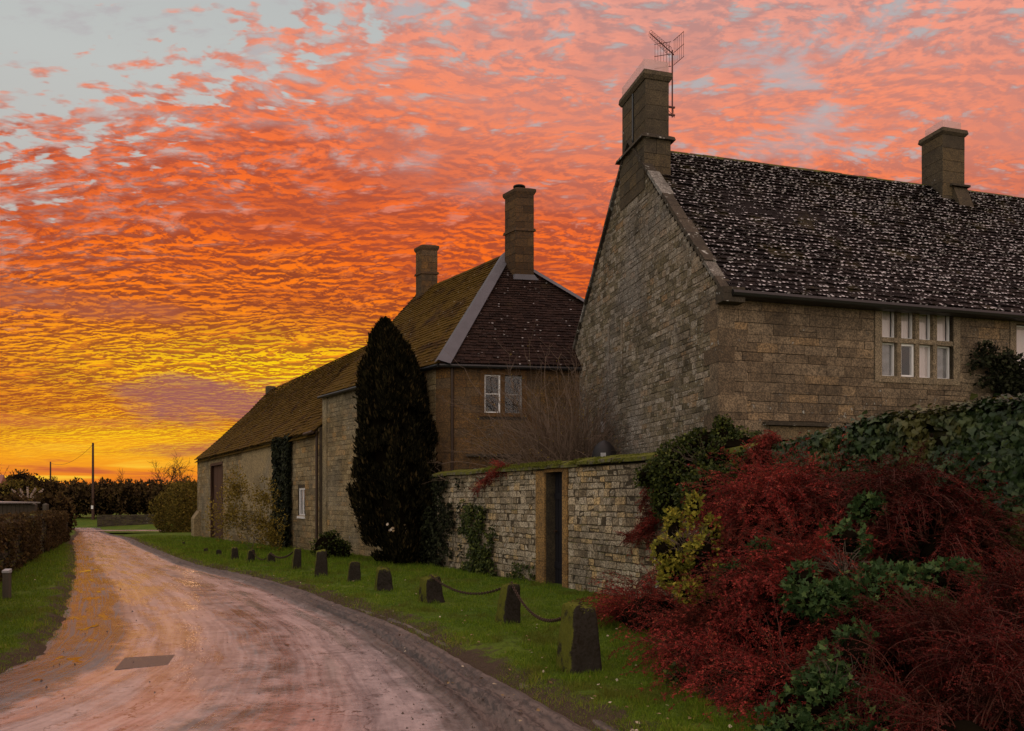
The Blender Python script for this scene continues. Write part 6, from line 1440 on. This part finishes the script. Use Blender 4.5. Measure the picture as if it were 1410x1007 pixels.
# dark climber on the farmhouse front
def front_climber():
    a, b = toA(1328), toA(1460); N = 15000; u = rng.uniform(a, b, N); z = rng.uniform(1.5, 5.2, N)
    top = 4.55 + .9 * (fbm(u * 1.6, u * 0, 33) - .5) - .9 * smooth01((toA(1340) - u) / .4) - .4 * smooth01((u - toA(1385)) / .6); q = (z < top) | ((fbm(u * 4, z * 1.4, 35) > .66) & (z < top + .9))
    q &= fbm(u * 3, z * 3, 34, 3) > .33; u, z = u[q], z[q]; w_ = -.05 - rng.random(len(u)) * (.12 + .45 * fbm(u * 1.3, z * 1.3, 36)); C = np.stack([u, w_, z], 1)
    root = thing('climber', 'dark evergreen climber on the farmhouse front right of the large window', 'climber', (C0[0], C0[1], 0), ANG)
    D = rng.normal(size=C.shape) * .6 + (0, -.3, -.2); ll = rng.uniform(.05, .11, len(C)); G = Geo(); G.leaves(C, D, np.array([0, -1., .3]) + rng.normal(size=C.shape) * .4, ll, ll * .6, OVAL); G.build('foliage', M['climber_dark'], root)
    G = Geo(); G.prism([(a + .25, -.1, 1.5), (b, -.1, 1.5), (b, -.1, 4.1), (a + .9, -.1, 4.1), (a + .4, -.1, 3.2)], (0, .05, 0)); G.build('shade_core', M['core'], root)
front_climber()

# ================================================================== grass, fallen leaves
def grass():
    G = Geo()
    def place(N, ymin, ymax, xf, side):
        Y = 1 / (1 / ymax + (1 / ymin - 1 / ymax) * rng.random(N)); X0, X1 = xf(Y); X = X0 + (X1 - X0) * rng.random(N)
        e = XR(Y) if side > 0 else XL(Y); dist = (X - e) * side; ok = dist > .34 * fbm(X * 2.6, Y * 2.6, 44) - .10; ok &= (rng.random(N) < .45 + .55 * smooth01(dist / .6)) & (fbm(X * 3, Y * 3, 46, 3) > .28)
        if side > 0:
            rel = np.stack([X, Y], 1) - W0; ok &= (rel @ -ng > -9) & ~((rel @ ng < .04) & (rel @ dg > 0)); relB = np.stack([X, Y], 1) - Q0; ok &= ~((relB @ nB > .1) & (relB @ dB > .2) & (relB @ dB < LB)); relJ = np.stack([X, Y], 1) - J0; ok &= ~((relJ @ nJ > -.03) & (relJ @ dJ > -.5))
        else:
            rel = np.stack([X, Y], 1) - lw0; ok &= ~(rel @ nL < .05)
        X, Y, dist = X[ok], Y[ok], dist[ok]; Z = verge_z(X, Y, np.maximum(dist, 0)) - .01; n = len(X); clump = fbm(X * 5, Y * 5, 45, 3); sc = np.clip(Y / 9, 1, 3.2)
        L = (.026 + .13 * clump ** 2.0) * rng.uniform(.6, 1.5, n) * np.clip(Y / 12, 1, 1.6) * (.55 + .45 * smooth01(dist / .8)); D = rng.normal(size=(n, 3)) * .42 + (0, 0, 1.0)
        G.leaves(np.stack([X, Y, Z], 1), D, rng.normal(size=(n, 3)) + (0, -.5, 0), L, .0042 * sc, BLADE, np.clip(rng.normal(.42, .2, n) + (clump - .45) * .5 + .35 * (1 - smooth01(dist / .9)), 0, 1))
    place(380000, 4.2, 30, lambda Y: (XR(Y) - .1, np.minimum(XR(Y) + 7, 7.5)), 1)
    place(60000, 22, 46, lambda Y: (XR(Y), XR(Y) + 8), 1)
    place(150000, 5.5, 34, lambda Y: (XL(Y) - 5, XL(Y)), -1)
    tag(G.build('grass', M['blade']), 'short green grass on the verges', 'grass', None, 'stuff')
grass()
def litter():
    G = Geo(); N = 230; Y = 1 / (1 / 18 + (1 / 4.8 - 1 / 18) * rng.random(N)); d = rng.uniform(-.5, 3.2, N) * rng.random(N) ** .5; X = XR(Y) + d; Z = np.where(d > 0, verge_z(X, Y, np.maximum(d, 0)) + .03, hgt(X, Y) - .04)
    rel = np.stack([X, Y], 1) - W0; ok = rel @ ng > .1; C = np.stack([X, Y, Z], 1)[ok]; G.leaves(C, rng.normal(size=C.shape) * (1, 1, .2), rng.normal(size=C.shape) * .35 + (0, 0, 1), rng.uniform(.02, .05, len(C)), .028, OVAL)
    N = 90; Y = rng.uniform(6, 20, N); X = XL(Y) - rng.uniform(.1, 3, N); C = np.stack([X, Y, verge_z(X, Y, XL(Y) - X) + .03], 1); G.leaves(C, rng.normal(size=C.shape) * (1, 1, .2), rng.normal(size=C.shape) * .3 + (0, 0, 1), rng.uniform(.02, .05, N), .028, OVAL)
    tag(G.build('fallen_leaves', M['fallen']), 'pale fallen leaves scattered on the grass', 'leaves', None, 'stuff')
    G = Geo(); N = 450; Y = 1 / (1 / 30 + (1 / 4.5 - 1 / 30) * rng.random(N)); s = np.where(rng.random(N) < .6, rng.uniform(.78, 1.0, N), rng.uniform(0, .8, N)); X = XL(Y) + (XR(Y) - XL(Y)) * s
    for x, y in zip(X, Y):
        r = abs(rng.normal()) * .006 + .003; n = 5; th = np.linspace(0, 2 * np.pi, n, endpoint=False) + rng.random(); z = H(x, y) - .055
        V = [(x + math.cos(t) * r * rng.uniform(.7, 1.4), y + math.sin(t) * r * rng.uniform(.7, 1.4), z - .01) for t in th] + [(x + rng.normal() * r * .2, y, z + r * .8)]; G.add(V, [(i, (i + 1) % n, n) for i in range(n)], rng.random())
    M['clod'] = plain('mud_clods', (.10, .075, .065, 1), .9); tag(G.build('mud_clods', M['clod']), 'small clods of mud on the lane', 'mud', None, 'stuff')
litter()
